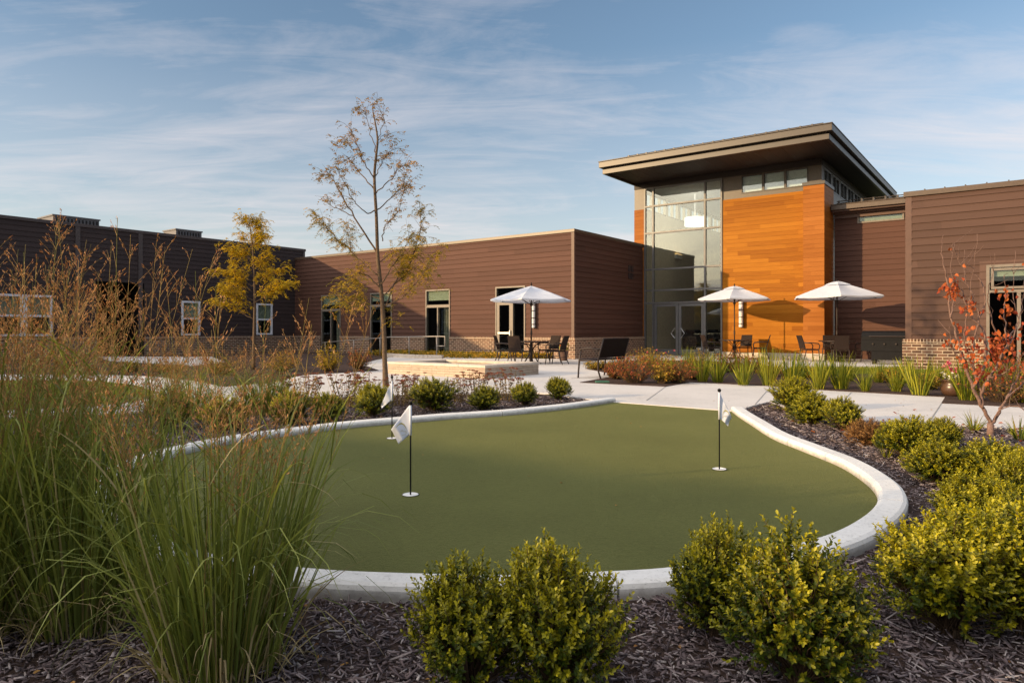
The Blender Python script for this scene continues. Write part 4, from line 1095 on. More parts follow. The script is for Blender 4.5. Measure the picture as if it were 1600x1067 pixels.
# ------------------------------------------------------------------ putting flags
def flagstick(px, py, ytop, side, label, logo, att, free, wav):
    g = G(px, py, .012); d = g[1]; H = (py-ytop)*d/F
    cup = thing('golf_cup', label.replace('flag', 'rim of the cup under the flag', 1) if False else 'white-lined golf cup under the ' + label.split(' flag')[0].replace('white ', '') + ' flag', 'golf cup', (g[0], g[1], .012), 0, 'golf cups on the putting green')
    b = MB(); b.lathe([(.054,.002),(.050,.006),(.046,.003)], 28); b.build('rim', M['white'], cup)
    b = MB(); b.lathe([(.0465,.0032),(.040,.0015),(.0,.0012)], 28); b.build('liner', M['lampwhite'], cup)
    b = MB(); b.lathe([(.0575,.0008),(.0575,.0045),(.0542,.0045),(.0542,.0015)], 28); b.build('recess_shade_ring', M['blackmat'], cup)  # black ring stands in for the shade at the edge of the hole
    o = thing('golf_flag', label, 'golf flag', (g[0], g[1], .012), 0, 'flags on the putting green')
    b = MB(); b.tube([(0,0,.0),(0,0,H-.012)], .0052, 8); b.build('flagstick', M['black'], o, smooth=True)
    b = MB(); b.lathe([(0,-.014),(.010,-.012),(.0155,0),(.010,.012),(0,.015)], 12, (0,0,H-.004)); b.build('knob', M['black'], o, smooth=True)
    s = d/F
    a0, a1 = H-att[0]*s, H-att[1]*s            # cloth height along the stick
    nu, nv = 14, 12; V = []
    f0, f1 = free                               # (dx, drop) of the two free corners
    for i in range(nu+1):
        u = i/nu
        for j in range(nv+1):
            v = j/nv
            z = (a0*(1-v)+a1*v)*(1-u) + u*((a0-f0[1]*s)*(1-v) + (a0-f1[1]*s)*v)
            x = u*(f0[0]*(1-v)+f1[0]*v)*s
            y = .022*math.sin(u*6.0+v*1.3+wav)*u + .010*math.sin(u*13+v*4)*u
            V.append((x+.006*side*(u > 0), y, z))
    b = MB(); b.add(V, [(i*(nv+1)+j, i*(nv+1)+j+1, (i+1)*(nv+1)+j+1, (i+1)*(nv+1)+j) for i in range(nu) for j in range(nv)])
    fl = b.build('flag', M['flag'], o, smooth=True)
    sm = fl.modifiers.new('solid', 'SOLIDIFY'); sm.thickness = .0012
    b = MB(); b.tube([(0,0,a1-.004),(0,0,a0+.006)], .0085, 10); b.build('sleeve', M['flag'], o, smooth=True)
    if logo:
        def pt(u, v):
            z = (a0*(1-v)+a1*v)*(1-u) + u*((a0-f0[1]*s)*(1-v) + (a0-f1[1]*s)*v); x = u*(f0[0]*(1-v)+f1[0]*v)*s
            y = .022*math.sin(u*6.0+v*1.3+wav)*u + .010*math.sin(u*13+v*4)*u
            return Vector((x+.006*side, y-.0032, z))
        b = MB(); L_ = []
        for k in range(17):
            t = k/16; u = .80-.62*t; v = .34+.38*t-.16*math.sin(math.pi*t)*1.0 if False else .20+.62*t-.22*math.sin(math.pi*t)
            L_.append((u, v, .0035*math.sin(math.pi*t)+.0006))
        for k in range(16):
            (u, v, w_), (u2, v2, w2) = L_[k], L_[k+1]
            p, q = pt(u, v), pt(u2, v2); b.add([p+Vector((0,0,w_)), p-Vector((0,0,w_)), q-Vector((0,0,w2)), q+Vector((0,0,w2))], [(0,1,2,3)])
        b.build('logo', M['logo'], fl)
        b = MB()
        for k in range(7):
            u = .62-.065*k; v = .52+.052*k
            p, q = pt(u, v), pt(u-.03, v+.02); w_ = .004 + .002*(k % 3); b.add([p+Vector((0,0,w_)), p-Vector((0,0,w_)), q-Vector((0,0,w_)), q+Vector((0,0,w_))], [(0,1,2,3)])
        for k in range(4):
            u = .55-.07*k; v = .76+.03*k; p, q = pt(u, v), pt(u-.05, v+.03); b.add([p+Vector((0,0,.002)), p-Vector((0,0,.002)), q-Vector((0,0,.002)), q+Vector((0,0,.002))], [(0,1,2,3)])
        b.build('logo', M['logo_grey'], fl)
    return o
flagstick(641.5, 773, 629, -1, 'nearest white flag with gold printed emblem, drooping left on a black stick', True, (3, 50), ((-29, 39), (-18, 62)), .2)
flagstick(1124, 733, 609, 1, 'right-hand white flag drooping right, close to the open edge of the green', True, (5, 45), ((19, 40), (13, 52)), 1.0)
flagstick(612.5, 685, 588.5, -1, 'far white flag beside the back kerb, drooping left before the boxwoods', False, (8, 37), ((-17, 38), (-15, 41)), 2.0)

# ------------------------------------------------------------------ plants
def shoots_shrub(seed, nl=8, shoots=520, per=15, leaf=.026, lw_=.0095, flat=.85):
    """a unit shrub, about 1 wide and 1 high (scaled on use): lobes covered with leafy shoots."""
    rg = np.random.default_rng(seed)
    cen = []
    for i in range(nl):
        a = 6.283*(i+rg.random()*.6)/nl; r = rg.uniform(.12, .27); cen.append((r*math.cos(a), r*math.sin(a), rg.uniform(.24, .60), rg.uniform(.22, .30)))
    cen.append((rg.normal(0,.05), rg.normal(0,.05), .66, .26)); cen.append((rg.normal(0,.05), rg.normal(0,.05), .36, .34))
    cen = np.array(cen)
    k = rg.integers(0, len(cen), shoots); d = norm(rg.normal(0, 1, (shoots, 3)) + np.array([0,0,.25]))
    O = cen[k,:3] + d*(cen[k,3]*rg.uniform(.55, .95, shoots))[:,None]
    ok = O[:,2] > .03; O, d, k = O[ok], d[ok], k[ok]; s = len(O)
    outw = norm(O - np.array([0,0,.38]))
    sd_ = norm(outw*.7 + np.array([0,0,.75]) + rg.normal(0,.28,(s,3)))
    SL = rg.uniform(.10, .22, s)
    return O, sd_, SL, rg, cen
def make_shrub(seed, mname, label, cat, group, name='boxwood_shrub', shoots=860, per=14, L=.053, W=.027, size=(.45,.45)):
    O, D, SL, rg, cen = shoots_shrub(seed, shoots=shoots)
    s = len(O); o = thing(name, label, cat, (0,0,0), 0, group)
    t = np.linspace(.08, 1, per)[None, :]
    P = O[:,None,:] + D[:,None,:]*(SL[:,None]*t)[:,:,None]
    a = norm(np.cross(D, np.array([.3,.5,.8]))); c = np.cross(D, a)
    ang = (np.arange(per)[None,:]*2.4 + rg.uniform(0,6.28,s)[:,None])
    rad = a[:,None,:]*np.cos(ang)[:,:,None] + c[:,None,:]*np.sin(ang)[:,:,None]
    up = .55+.9*t**2
    LD = norm(rad + D[:,None,:]*up[:,:,None] + rg.normal(0,.18,(s,per,3)))
    NN = norm(D[:,None,:]*1.0 - rad*.7 + rg.normal(0,.25,(s,per,3)))
    ln = L*(1-.35*t)*rg.uniform(.75,1.2,(s,per)); wd = W*(1-.25*t)*rg.uniform(.8,1.15,(s,per))
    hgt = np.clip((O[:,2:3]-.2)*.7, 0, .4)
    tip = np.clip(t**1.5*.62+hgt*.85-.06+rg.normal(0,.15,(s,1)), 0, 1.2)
    V, Q, T = leaf_arrays(P.reshape(-1,3), LD.reshape(-1,3), NN.reshape(-1,3), ln.ravel(), wd.ravel(), .2, tip.ravel(), .08)
    hz_ = V[:,2].max()*.965; hr_ = np.percentile(np.hypot(V[:,0], V[:,1]), 97); nm_ = np.array([.5/hr_, .5/hr_, 1/hz_]); V = V*nm_
    mesh_np('foliage', V, Q, M[mname], o, T)
    pl_ = np.stack([np.tile(np.array([[0,0,0.]]),(s,1)) + rg.normal(0,.03,(s,3))*np.array([1,1,0]), O*np.array([.45,.45,.55]), O, O+D*SL[:,None]*.9], 1)*nm_
    V, Q, T = threads(pl_[::2], .007, .002, .5); mesh_np('branches', V, Q, M['twig'], o, T)
    return o
GRP = 'clipped boxwoods around the green'
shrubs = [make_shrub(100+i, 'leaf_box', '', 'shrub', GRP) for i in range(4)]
dry = make_shrub(140, 'leaf_dry', 'dry orange-brown shrub among the green ones right of the kerb', 'shrub', 'dry shrubs', 'dry_shrub', 520, 12, .05, .02)
used = [0]*4
def put(proto, i, px, py, wpx, ytop, label, z=0.0, dd=0, wid=1.0):
    g = G(px, py, z); d = g[1]; wd = wpx*d/F*wid; top = HC+(VY-ytop)*d/F - z
    sc = (wd, wd, max(top, .1)*1.0)
    if proto is dry or not used[i]:
        o = proto; o.location = g; o.rotation_euler = (0,0,rnd.uniform(0,6.28)); o.scale = sc; o['label'] = label
        if proto is not dry: used[i] = 1
        return o
    return dup(proto, g, rnd.uniform(0, 6.28), label, None, sc)
SH = [
 (0, 734, 1092, 188, 866, 'left half of the twin bushy green shrubs at bottom centre, nearest the camera'),
 (1, 868, 1092, 204, 842, 'right half of the twin shrubs at bottom centre, taller with yellow tips'),
 (2, 1122, 992, 140, 806, 'green shrub leaning over the front kerb behind the big round bottom bush'),
 (3, 1254, 1072, 222, 804, 'large round yellow-green shrub in the front mulch, right of centre'),
 (1, 1484, 990, 205, 790, 'wide dark-bellied green shrub at lower right beside the kerb bend'),
 (0, 1600, 985, 220, 786, 'green shrub cut by the right frame edge above the bottom mulch'),
 (2, 1238, 643, 66, 588, 'farthest of the green shrubs lining the right kerb, beside the path corner'),
 (3, 1266, 663, 70, 608, 'second shrub from the path corner on the right kerb bed'),
 (0, 1316, 673, 62, 619, 'third shrub from the path corner, with a pointed dark right side'),
 (1, 1420, 718, 92, 648, 'green shrub just right of the dry orange shrub'),
 (2, 1472, 700, 54, 650, 'small shrub by the concrete walk, left of the redbud stem'),
 (3, 1468, 757, 94, 678, 'rounded shrub between the kerb and the redbud base'),
 (0, 1552, 765, 112, 684, 'broad green shrub directly in front of the redbud base'),
 (1, 1518, 842, 118, 736, 'plump shrub right of the kerb bend, in the middle of the bed'),
 (2, 1592, 820, 90, 700, 'yellowish shrub at right frame edge, behind the plump shrub'),
 (3, 1500, 905, 108, 786, 'low spreading shrub touching the kerb bend at right'),
 (0, 1585, 905, 120, 764, 'tall leafy shrub at right frame edge, level with the kerb bend'),
 (1, 582, 651, 62, 598, 'dark green boxwood ball left of the farthest flag'),
 (2, 678, 643, 70, 588, 'largest boxwood ball behind the back kerb, right of the farthest flag'),
 (3, 757, 640, 54, 599, 'boxwood ball in front of the fire pit corner'),
 (0, 820, 634, 46, 596, 'boxwood ball between the fire pit corner and the end boxwood'),
 (1, 872, 624, 42, 588, 'last boxwood ball at the right end of the back kerb bed'),
 (2, 452, 664, 66, 606, 'boxwood ball half hidden by grass stems near the back kerb'),
 (3, 352, 672, 74, 612, 'dark boxwood ball behind the tall grass, above the kerb curve'),
 (0, 262, 672, 70, 606, 'boxwood ball behind the tall grass beside the curved walk'),
 (1, 512, 660, 54, 612, 'boxwood ball second to the left of the farthest flag'),
]
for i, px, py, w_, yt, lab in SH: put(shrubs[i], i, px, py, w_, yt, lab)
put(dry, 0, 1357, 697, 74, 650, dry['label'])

def make_bush(seed, mname, label, loc, w_, h_, name, leaf=.045, n_=170, per=8, group=None, open_=.5):
    """loose perennial: wiry stems fanning up, leaves along them."""
    rg = np.random.default_rng(seed); o = thing(name, label, 'shrub', loc, 0, group)
    az = rg.uniform(0,6.28,n_); r = np.sqrt(rg.random(n_))*w_*.5; hh = h_*(1-.40*(r/(w_*.5))**2)*rg.uniform(.40,1.18,n_)
    tipP = np.stack([r*np.cos(az), r*np.sin(az), hh], 1); base = tipP*np.array([.22,.22,0]) + rg.normal(0,.02,(n_,3))*np.array([1,1,0])
    mid = (base+tipP)*.5 + np.array([0,0,1])*hh[:,None]*.12
    pts = np.stack([base, mid, tipP], 1); V, Q, T = threads(pts, .004, .0015, .5); mesh_np('stems', V, Q, M['twig'], o, T)
    t = rg.uniform(.25, 1.03, (n_, per))[:,:,None]
    P = base[:,None]*(1-t)**2 + 2*mid[:,None]*t*(1-t) + tipP[:,None]*t*t
    D = rg.normal(0,1,(n_,per,3)) + np.array([0,0,.4]); NN = rg.normal(0,.5,(n_,per,3)) + np.array([0,0,1.])
    tip = (t[:,:,0]*.42 + rg.uniform(-.1,.5,(n_,1)))
    V, Q, T = leaf_arrays(P.reshape(-1,3), D.reshape(-1,3), NN.reshape(-1,3), leaf*rg.uniform(.6,1.2,n_*per), leaf*.48*rg.uniform(.7,1.2,n_*per), .15, tip.ravel(), .15)
    mesh_np('foliage', V, Q, M[mname], o, T); return o
def bush(seed, mname, px, py, wpx, ytop, label, name, group, z=.034, **k):
    g = G(px, py, z); d = g[1]
    return make_bush(seed, mname, label, g, wpx*d/F, HC+(VY-ytop)*d/F-z, name, group=group, **k)
GB = 'autumn shrubs in the plaza bed'
bush(201, 'leaf_rust', 992, 598, 84, 553, 'red-leaved rose shrub at the left end of the plaza bed, beside the bench', 'rose_shrub', GB)
bush(202, 'leaf_ygreen', 972, 584, 60, 548, 'yellow-green rose shrub behind the red one, next to the bench back', 'rose_shrub', GB)
bush(203, 'leaf_ygreen', 1028, 580, 74, 549, 'yellow-green rose shrub with pink blooms before the entrance doors', 'rose_shrub', GB)
bush(204, 'leaf_rust', 1058, 598, 70, 562, 'low brown-red shrub at front of the plaza bed, left of the irises', 'rose_shrub', GB)
bush(205, 'leaf_ygreen', 1036, 599, 40, 566, 'small olive shrub between the red and the brown-red shrub', 'rose_shrub', GB)
bush(206, 'leaf_rust', 1142, 582, 54, 548, 'reddish rose shrub in front of the middle umbrella table', 'rose_shrub', GB)
bush(207, 'leaf_ygreen', 1096, 578, 64, 548, 'yellow rose shrub right of the entrance doors', 'rose_shrub', GB)
bush(208, 'leaf_ygreen', 1200, 588, 56, 566, 'low olive shrub where the plaza bed meets the grass strip', 'rose_shrub', GB)
bush(209, 'leaf_ygreen', 932, 577, 44, 562, 'small yellow-green shrub behind the bench seat', 'rose_shrub', GB)
bush(210, 'leaf_rust', 1570, 628, 130, 552, 'orange-red shrub behind the redbud stems, under the right window', 'rose_shrub', GB)
bush(221, 'leaf_ygreen', 1010, 574, 60, 545, 'tall yellow-green rose shrub at the back of the plaza bed, left of the doors', 'rose_shrub', GB)
bush(222, 'leaf_ygreen', 1080, 593, 50, 560, 'green rose shrub between the low brown-red shrub and the first iris', 'rose_shrub', GB)
bush(223, 'leaf_rust', 1172, 580, 46, 554, 'rust-tipped rose shrub in front of the middle table chairs', 'rose_shrub', GB)
bush(224, 'leaf_rust', 962, 592, 44, 566, 'small red shrub spilling toward the bench legs', 'rose_shrub', GB)
bush(225, 'leaf_ygreen', 1262, 590, 40, 572, 'low yellow-green perennial among the back-row irises, nearest the patio corner', 'daylily_shrub', GB)
bush(226, 'leaf_ygreen', 1394, 598, 44, 576, 'low yellow-green perennial among the back-row irises, left of the brick base', 'daylily_shrub', GB)
bush(227, 'leaf_ygreen', 1452, 608, 40, 582, 'low yellow-green perennial before the brick base, left of the bronze pot', 'daylily_shrub', GB)
GL = 'autumn shrubs left of the young tree'
bush(211, 'leaf_gold', 514, 581, 50, 540, 'golden loose shrub left of the honey locust trunk', 'spirea_shrub', GL)
bush(212, 'leaf_rust', 562, 578, 40, 544, 'rust-red shrub just left of the honey locust trunk', 'spirea_shrub', GL)
bush(213, 'leaf_ygreen', 440, 580, 70, 548, 'yellow-green shrub below the golden tree', 'spirea_shrub', GL)
bush(214, 'leaf_ygreen', 345, 586, 70, 556, 'olive shrub left of the golden tree trunk', 'spirea_shrub', GL, z=0)
bush(215, 'leaf_ygreen', 262, 584, 70, 560, 'dark olive shrub by the curved walk below the white window', 'spirea_shrub', GL, z=0)
bush(216, 'leaf_ygreen', 200, 582, 50, 562, 'low dark shrub in front of the shaded porch', 'spirea_shrub', GL, z=0)
# pink roses on one shrub
def blooms(parent, pts, mname, r, seed, name='bloom'):
    rg = np.random.default_rng(seed)
    for c in pts:
        P = np.array([np.array(c)+rg.normal(0, r*.22, 3) for _ in range(9)]); D = rg.normal(0,1,(9,3))+np.array([0,-.3,.5])
        V, Q, T = leaf_arrays(P, D, rg.normal(0,1,P.shape), r, r*.8, .3, rg.random(9), .2); mesh_np(name, V, Q, M[mname], parent, T)
for o in list(C.objects):
    if o.get('label', '').startswith('yellow-green rose shrub with pink'): blooms(o, [(-.35,-.4,.52),(.1,-.45,.50),(.35,-.3,.55),(-.1,-.3,.56)], 'petal', .03, 5)

# groundcover strip along the wing
rg = np.random.default_rng(77); m_ = 5200
q_ = rg.uniform(-9.5, -.9, m_); p_ = rg.uniform(-2.1, -.25, m_)*np.clip((-q_-.6)/3.2, .1, 1); zz_ = rg.uniform(.02, .2, m_)
P = np.stack([OX+q_*VX+p_*UX, OY+q_*VYY+p_*UY, zz_], 1)
V, Q, T = leaf_arrays(P, rg.normal(0,1,(m_,3))+np.array([0,0,.7]), rg.normal(0,.6,(m_,3))+np.array([0,0,1.]), .11, .05, .2, rg.random(m_)+.1, .2)
o = mesh_np('groundcover', V, Q, M['leaf_ygreen'], None, T); o['kind'] = 'stuff'; o['label'] = 'yellow-green groundcover along the brown wing'

# iris clumps
def make_iris(seed):
    rg = np.random.default_rng(seed); o = thing('iris_clump', '', 'iris', (0,0,0), 0, 'iris clumps along the walk')
    for part in range(1):
        k = 120; az = rg.uniform(0,6.28,k); r = np.sqrt(rg.random(k))*.10
        P = np.stack([r*np.cos(az), r*np.sin(az), np.zeros(k)], 1)
        lean = np.abs(rg.normal(0,.30,k))+.03; D = np.stack([np.cos(az)*lean, np.sin(az)*lean, np.ones(k)], 1)
        bend = np.where(rg.random(k) < .16, rg.uniform(.35,.8,k), rg.uniform(0,.10,k))
        V, Q, T, _ = ribbons(P, D, bend, rg.uniform(.30,.70,k), rg.uniform(.011,.019,k), 5, rg.random(k), 2.6, az+rg.uniform(-1.5,1.5,k))
        mesh_np('blades', V, Q, M['iris'], o, T)
    return o
irs = [make_iris(300+i) for i in range(3)]; uir = [0]*3
IR = [(1092,597.5),(1129,598.5),(1165,601),(1197,603),(1236,604),(1276,607.5),(1311,609.5),(1354,611),(1396,613),(1437,616)]
IB = [(1010,578),(1044,583),(1072,584),(1246,592),(1290,595),(1334,596),(1376,598),(1418,600),(1458,603),(1530,600),(1578,602),(1590,628),(1515,640-14)]
words = ['first','second','third','fourth','fifth','sixth','seventh','eighth','ninth','tenth','eleventh','twelfth','thirteenth']
for row, lst in (('front', IR), ('back', IB)):
    for j, (px, py) in enumerate(lst):
        i = (j*2+(row == 'back')) % 3; g = G(px+rnd.uniform(-9, 9), py+rnd.uniform(-2.2, 1.2), .034); sq = rnd.uniform(.72, 1.18); sc = (sq*rnd.uniform(.8,1.2), sq*rnd.uniform(.8,1.2), sq*rnd.uniform(.88,1.08))
        lab = f'{words[j]} yellow-green iris clump from the left in the {row} row of the plaza bed'
        rz = rnd.uniform(0, 6.28)
        if not uir[i]:
            uir[i] = 1; o = irs[i]; o.location = g; o.rotation_euler = (0,0,rz); o.scale = sc; o['label'] = lab
        else: dup(irs[i], g, rz, lab, None, sc)

# small grassy clumps by the walk and in the kerb bed
def small_grass(seed, loc, h_, label, mname='iris', k=60, w_=.010):
    rg = np.random.default_rng(seed); o = thing('grass_tuft', label, 'grass tuft', loc, 0, 'small grass tufts in the right bed')
    az = rg.uniform(0,6.28,k); lean = rg.uniform(.1,.8,k); P = np.stack([np.cos(az)*.02, np.sin(az)*.02, np.zeros(k)], 1)
    V, Q, T, _ = ribbons(P, np.stack([np.cos(az)*lean, np.sin(az)*lean, np.ones(k)], 1), rg.uniform(.05,.5,k), rg.uniform(.5,1.1,k)*h_, np.full(k, w_), 5, rg.random(k), 2, az+1.57)
    mesh_np('blades', V, Q, M[mname], o, T)
small_grass(321, G(1522, 676), .26, 'arching grass tuft between the walk and the redbud stem')
small_grass(322, G(1592, 690), .30, 'arching grass tuft right of the redbud stem')
small_grass(323, G(1385, 715), .28, 'thin upright grass tuft in front of the dry orange shrub', 'iris', 34, .008)
small_grass(324, G(1462, 690), .24, 'grass tuft beside the concrete walk, left of the redbud')
small_grass(325, G(1408, 850), .07, 'tiny weed rosette at the outside of the kerb bend', 'iris', 14, .016)
small_grass(326, G(1010, 930), .06, 'tiny weed rosette in the mulch outside the front kerb', 'iris', 14, .014)

# sedum with dried flower heads
def make_sedum(seed):
    rg = np.random.default_rng(seed); o = thing('sedum_plant', '', 'sedum', (0,0,0), 0, 'dried sedums behind the back kerb'); k = 26
    az = rg.uniform(0,6.28,k); r = np.sqrt(rg.random(k))*.30; h_ = rg.uniform(.36,.58,k)
    top = np.stack([r*np.cos(az), r*np.sin(az), h_], 1); base = top*np.array([.4,.4,0])
    pts = np.stack([base, base*.5+top*.5, top], 1); V, Q, T = threads(pts, .004, .003, .5)
    ls = []; P = (base[:,None]*(1-np.linspace(.15,.9,9)[None,:,None]) + top[:,None]*np.linspace(.15,.9,9)[None,:,None]).reshape(-1,3)
    a = leaf_arrays(P, rg.normal(0,1,P.shape)+np.array([0,0,.5]), rg.normal(0,1,P.shape), .045, .022, .2, rg.random(len(P)))
    V, Q, T = join([(V, Q, T), a]); mesh_np('stems', V, Q, M['sedum_stem'], o, T)
    n2 = 46; a2 = rg.uniform(0,6.28,(k,n2)); r2 = np.sqrt(rg.random((k,n2)))*rg.uniform(.03,.055,(k,1))
    P = top[:,None,:] + np.stack([r2*np.cos(a2), r2*np.sin(a2), .012-r2*.35], 2)
    P = P.reshape(-1,3); V, Q, T = leaf_arrays(P, rg.normal(0,.5,P.shape)+np.array([0,0,.5]), rg.normal(0,1,P.shape), .017, .013, .2, rg.random(len(P)))
    mesh_np('flower_heads', V, Q, M['sedum'], o, T); return o
sed = [make_sedum(400), make_sedum(401)]
SD = [(538,636,'dried red sedum clump left of the dark boxwood ball'),(626,634,'dried red sedum clump just right of the farthest flag'),(645,626,'dried sedum clump behind the largest boxwood ball, on its left'),(715,631,'dried sedum clump right of the largest boxwood ball'),(742,624,'dried sedum clump behind the boxwood before the fire pit corner'),(793,627,'tall dried sedum clump between two boxwood balls under the fire pit end'),(480,634,'dried red sedum clump nearest the grass plumes'),(572,624,'dried red sedum clump below the honey locust trunk'),(428,640,'dried sedum clump seen through the grass stems')]
for j, (px, py, lab) in enumerate(SD):
    g = G(px, py); s = rnd.uniform(.72, .92)
    if j < 2: o = sed[j]; o.location = g; o['label'] = lab; o.scale = (s,)*3
    else: dup(sed[j % 2], g, rnd.uniform(0,6.28), lab, None, s)

# potted flowers
def pot(loc, r, h, label, mname, prof, petals, seed, spread, gh):
    o = thing('flower_pot', label, 'flower pot', loc, 0)
    b = MB(); b.lathe([(x*r, y*h) for x, y in prof], 28); b.build('pot', M[mname], o, smooth=True)
    rg = np.random.default_rng(seed); k = 260; az = rg.uniform(0,6.28,k); rr = np.sqrt(rg.random(k))*spread
    P = np.stack([rr*np.cos(az), rr*np.sin(az), h+rg.uniform(0,gh,k)], 1)
    V, Q, T = leaf_arrays(P, rg.normal(0,1,(k,3))+np.array([0,0,.5]), rg.normal(0,1,(k,3)), .05, .03, .2, rg.random(k)); mesh_np('foliage', V, Q, M['leaf_box'], o, T)
    for nm, cnt, zr in petals:
        c = [(rg.uniform(-1,1)*spread*zr[2], rg.uniform(-1,.6)*spread*.8, h+rg.uniform(zr[0], zr[1])) for _ in range(cnt)]
        blooms(o, c, nm, .042, seed+cnt, 'flower')
pot(G(881, 563.5, PZ), .17, .36, 'dark clay pot of red geraniums against the brick base', 'terracotta', [(0,0),(.65,0),(.7,.1),(.95,.85),(1,.9),(1,1),(.9,1),(.85,.8),(0,.78)], [('petal_red', 9, (.14,.3,.7))], 61, .19, .26)
pot(G(1489.5, 618, .034), .21, .27, 'bulbous bronze glazed pot of pink and white flowers left of the redbud', 'pot', [(0,0),(.55,0),(.75,.12),(.92,.4),(.86,.66),(.78,.78),(.86,.9),(1,.96),(.98,1),(.85,.97),(.7,.85),(0,.8)], [('petal', 16, (.08,.30,.8)), ('petal_white', 9, (.0,.1,.9))], 62, .20, .12)

# ------------------------------------------------------------------ switchgrass
def make_switchgrass(seed, nb=380, ns=120, lean=.20, hb=.95, hs=1.35):
    rg = np.random.default_rng(seed); o = thing('switchgrass', '', 'ornamental grass', (0,0,0), 0, 'switchgrass clumps in the front bed')
    # blades
    az = rg.uniform(0,6.28,nb); r = np.sqrt(rg.random(nb))*.17; P = np.stack([r*np.cos(az), r*np.sin(az), np.zeros(nb)], 1)
    ln = np.abs(rg.normal(0, lean, nb))+.03+r*.9; D = np.stack([np.cos(az)*ln, np.sin(az)*ln, np.ones(nb)], 1)
    L = rg.uniform(.5,1.08,nb)*hb; bend = np.where(rg.random(nb) < .30, rg.uniform(.25,.8,nb), rg.uniform(.0,.14,nb))
    A = ribbons(P, D, bend, L, rg.uniform(.006,.0115,nb), 8, rg.random(nb), 2.2, az+rg.uniform(-1.6,1.6,nb))
    # leaf blades leaving the stems
    aS = rg.uniform(0,6.28,ns); rS = np.sqrt(rg.random(ns))*.16; PS = np.stack([rS*np.cos(aS), rS*np.sin(aS), np.zeros(ns)], 1)
    lS = np.abs(rg.normal(0,.11,ns))+rS*.75; DS = np.stack([np.cos(aS)*lS, np.sin(aS)*lS, np.ones(ns)], 1); LS = rg.uniform(.62,1.06,ns)*hs
    seg = 9; st = (LS/seg)[:,None]; cur = PS; d = norm(DS); pts = [cur]
    for i in range(seg):
        d = norm(d + np.array([0,0,-1.])*.016*(i > 4)*rg.uniform(.2,2.2,(ns,1)) + rg.normal(0,.018,(ns,3))); cur = cur+d*st; pts.append(cur)
    pts = np.stack(pts, 1)
    kb = 6; idx = rg.integers(1, 6, (ns, kb)); Pb = np.take_along_axis(pts, idx[:,:,None], 1).reshape(-1,3); ab = rg.uniform(0,6.28,ns*kb); lb = rg.uniform(.25,.9,ns*kb)
    Db = np.stack([np.cos(ab)*lb, np.sin(ab)*lb, np.ones(ns*kb)], 1)
    B = ribbons(Pb, Db, rg.uniform(.12,.62,ns*kb), rg.uniform(.25,.55,ns*kb), rg.uniform(.005,.010,ns*kb), 7, rg.random(ns*kb), 2.2, ab+rg.uniform(.9,2.2,ns*kb))
    V, Q, T = join([A[:3], B[:3]]); mesh_np('blades', V, Q, M['blade'], o, T)
    nd = 170; ad = rg.uniform(0,6.28,nd); rd = np.sqrt(rg.random(nd))*.19; Pd = np.stack([rd*np.cos(ad), rd*np.sin(ad), np.zeros(nd)], 1)
    ld = np.abs(rg.normal(0,.45,nd)); Dd = np.stack([np.cos(ad)*ld, np.sin(ad)*ld, np.ones(nd)], 1)
    V, Q, T, _ = ribbons(Pd, Dd, rg.uniform(.1,1.1,nd), rg.uniform(.08,.50,nd)**1.0, rg.uniform(.004,.009,nd), 6, rg.random(nd), 2.2, ad+rg.uniform(-1.6,1.6,nd)); mesh_np('dry_blades', V, Q, M['thatch'], o, T)
    V, Q, T = threads(pts, .0019, .0006, np.clip(rg.random(ns)*.6,0,1)); 
    # panicles: upper third of every stem carries airy side branches
    nbk = 13; tt = rg.uniform(.62,.985,(ns,nbk)); fi = tt*seg; i0 = np.clip(fi.astype(int), 0, seg-1); fr = (fi-i0)[:,:,None]
    Pp = np.take_along_axis(pts, i0[:,:,None], 1)*(1-fr)+np.take_along_axis(pts, (i0+1)[:,:,None], 1)*fr
    ap = rg.uniform(0,6.28,(ns,nbk)); up = rg.uniform(1.0,2.4,(ns,nbk)); Dp = norm(np.stack([np.cos(ap), np.sin(ap), up], 2))
    Lp = (.06+.17*(1-tt)/.36)*rg.uniform(.6,1.2,(ns,nbk)); E = Pp+Dp*Lp[:,:,None]+np.array([0,0,-1.])*(Lp**2)[:,:,None]*.6
    br = np.stack([Pp, (Pp+E)*.5+np.array([0,0,.006]), E], 2).reshape(-1,3,3)
    tv = threads(br, .0008, .0005, .85)
    V, Q, T = join([(V, Q, T), tv]); mesh_np('stems', V, Q, M['stem'], o, T)
    ks = 6; s = rg.uniform(.22,1.03,(len(br),ks))[:,:,None]
    Ps = br[:,0][:,None]*(1-s)+br[:,2][:,None]*s + rg.normal(0,.003,(len(br),ks,3)); Ps = Ps.reshape(-1,3); k = len(Ps)
    dirs = np.repeat(norm(br[:,2]-br[:,0]), ks, 0)+rg.normal(0,.22,(k,3))
    V, Q, T = leaf_arrays(Ps, dirs, rg.normal(0,1,(k,3)), rg.uniform(.009,.015,k), rg.uniform(.0024,.0038,k), .3, rg.random(k)); mesh_np('seed_heads', V, Q, M['plume'], o, T)
    return o
sw = [make_switchgrass(500, 430, 36, .105, .88, 1.26), make_switchgrass(501, 380, 48, .11, .98, 1.46), make_switchgrass(502, 340, 42, .13, .98, 1.40)]
SWL = [(0, (345,1052), 1.0, 'nearest switchgrass clump, blades arching over the front kerb'),
       (1, (128,978), 1.0, 'tall switchgrass clump second from the nearest, at left with dense orange plumes'),
       (2, (14,932), 1.03, 'switchgrass clump cut by the left frame edge'),
       (0, (48,872), 1.08, 'switchgrass clump standing behind the tall left one'),
       (2, (-62,1000), 1.0, 'switchgrass clump mostly outside the left frame edge')]
usw = [0]*3
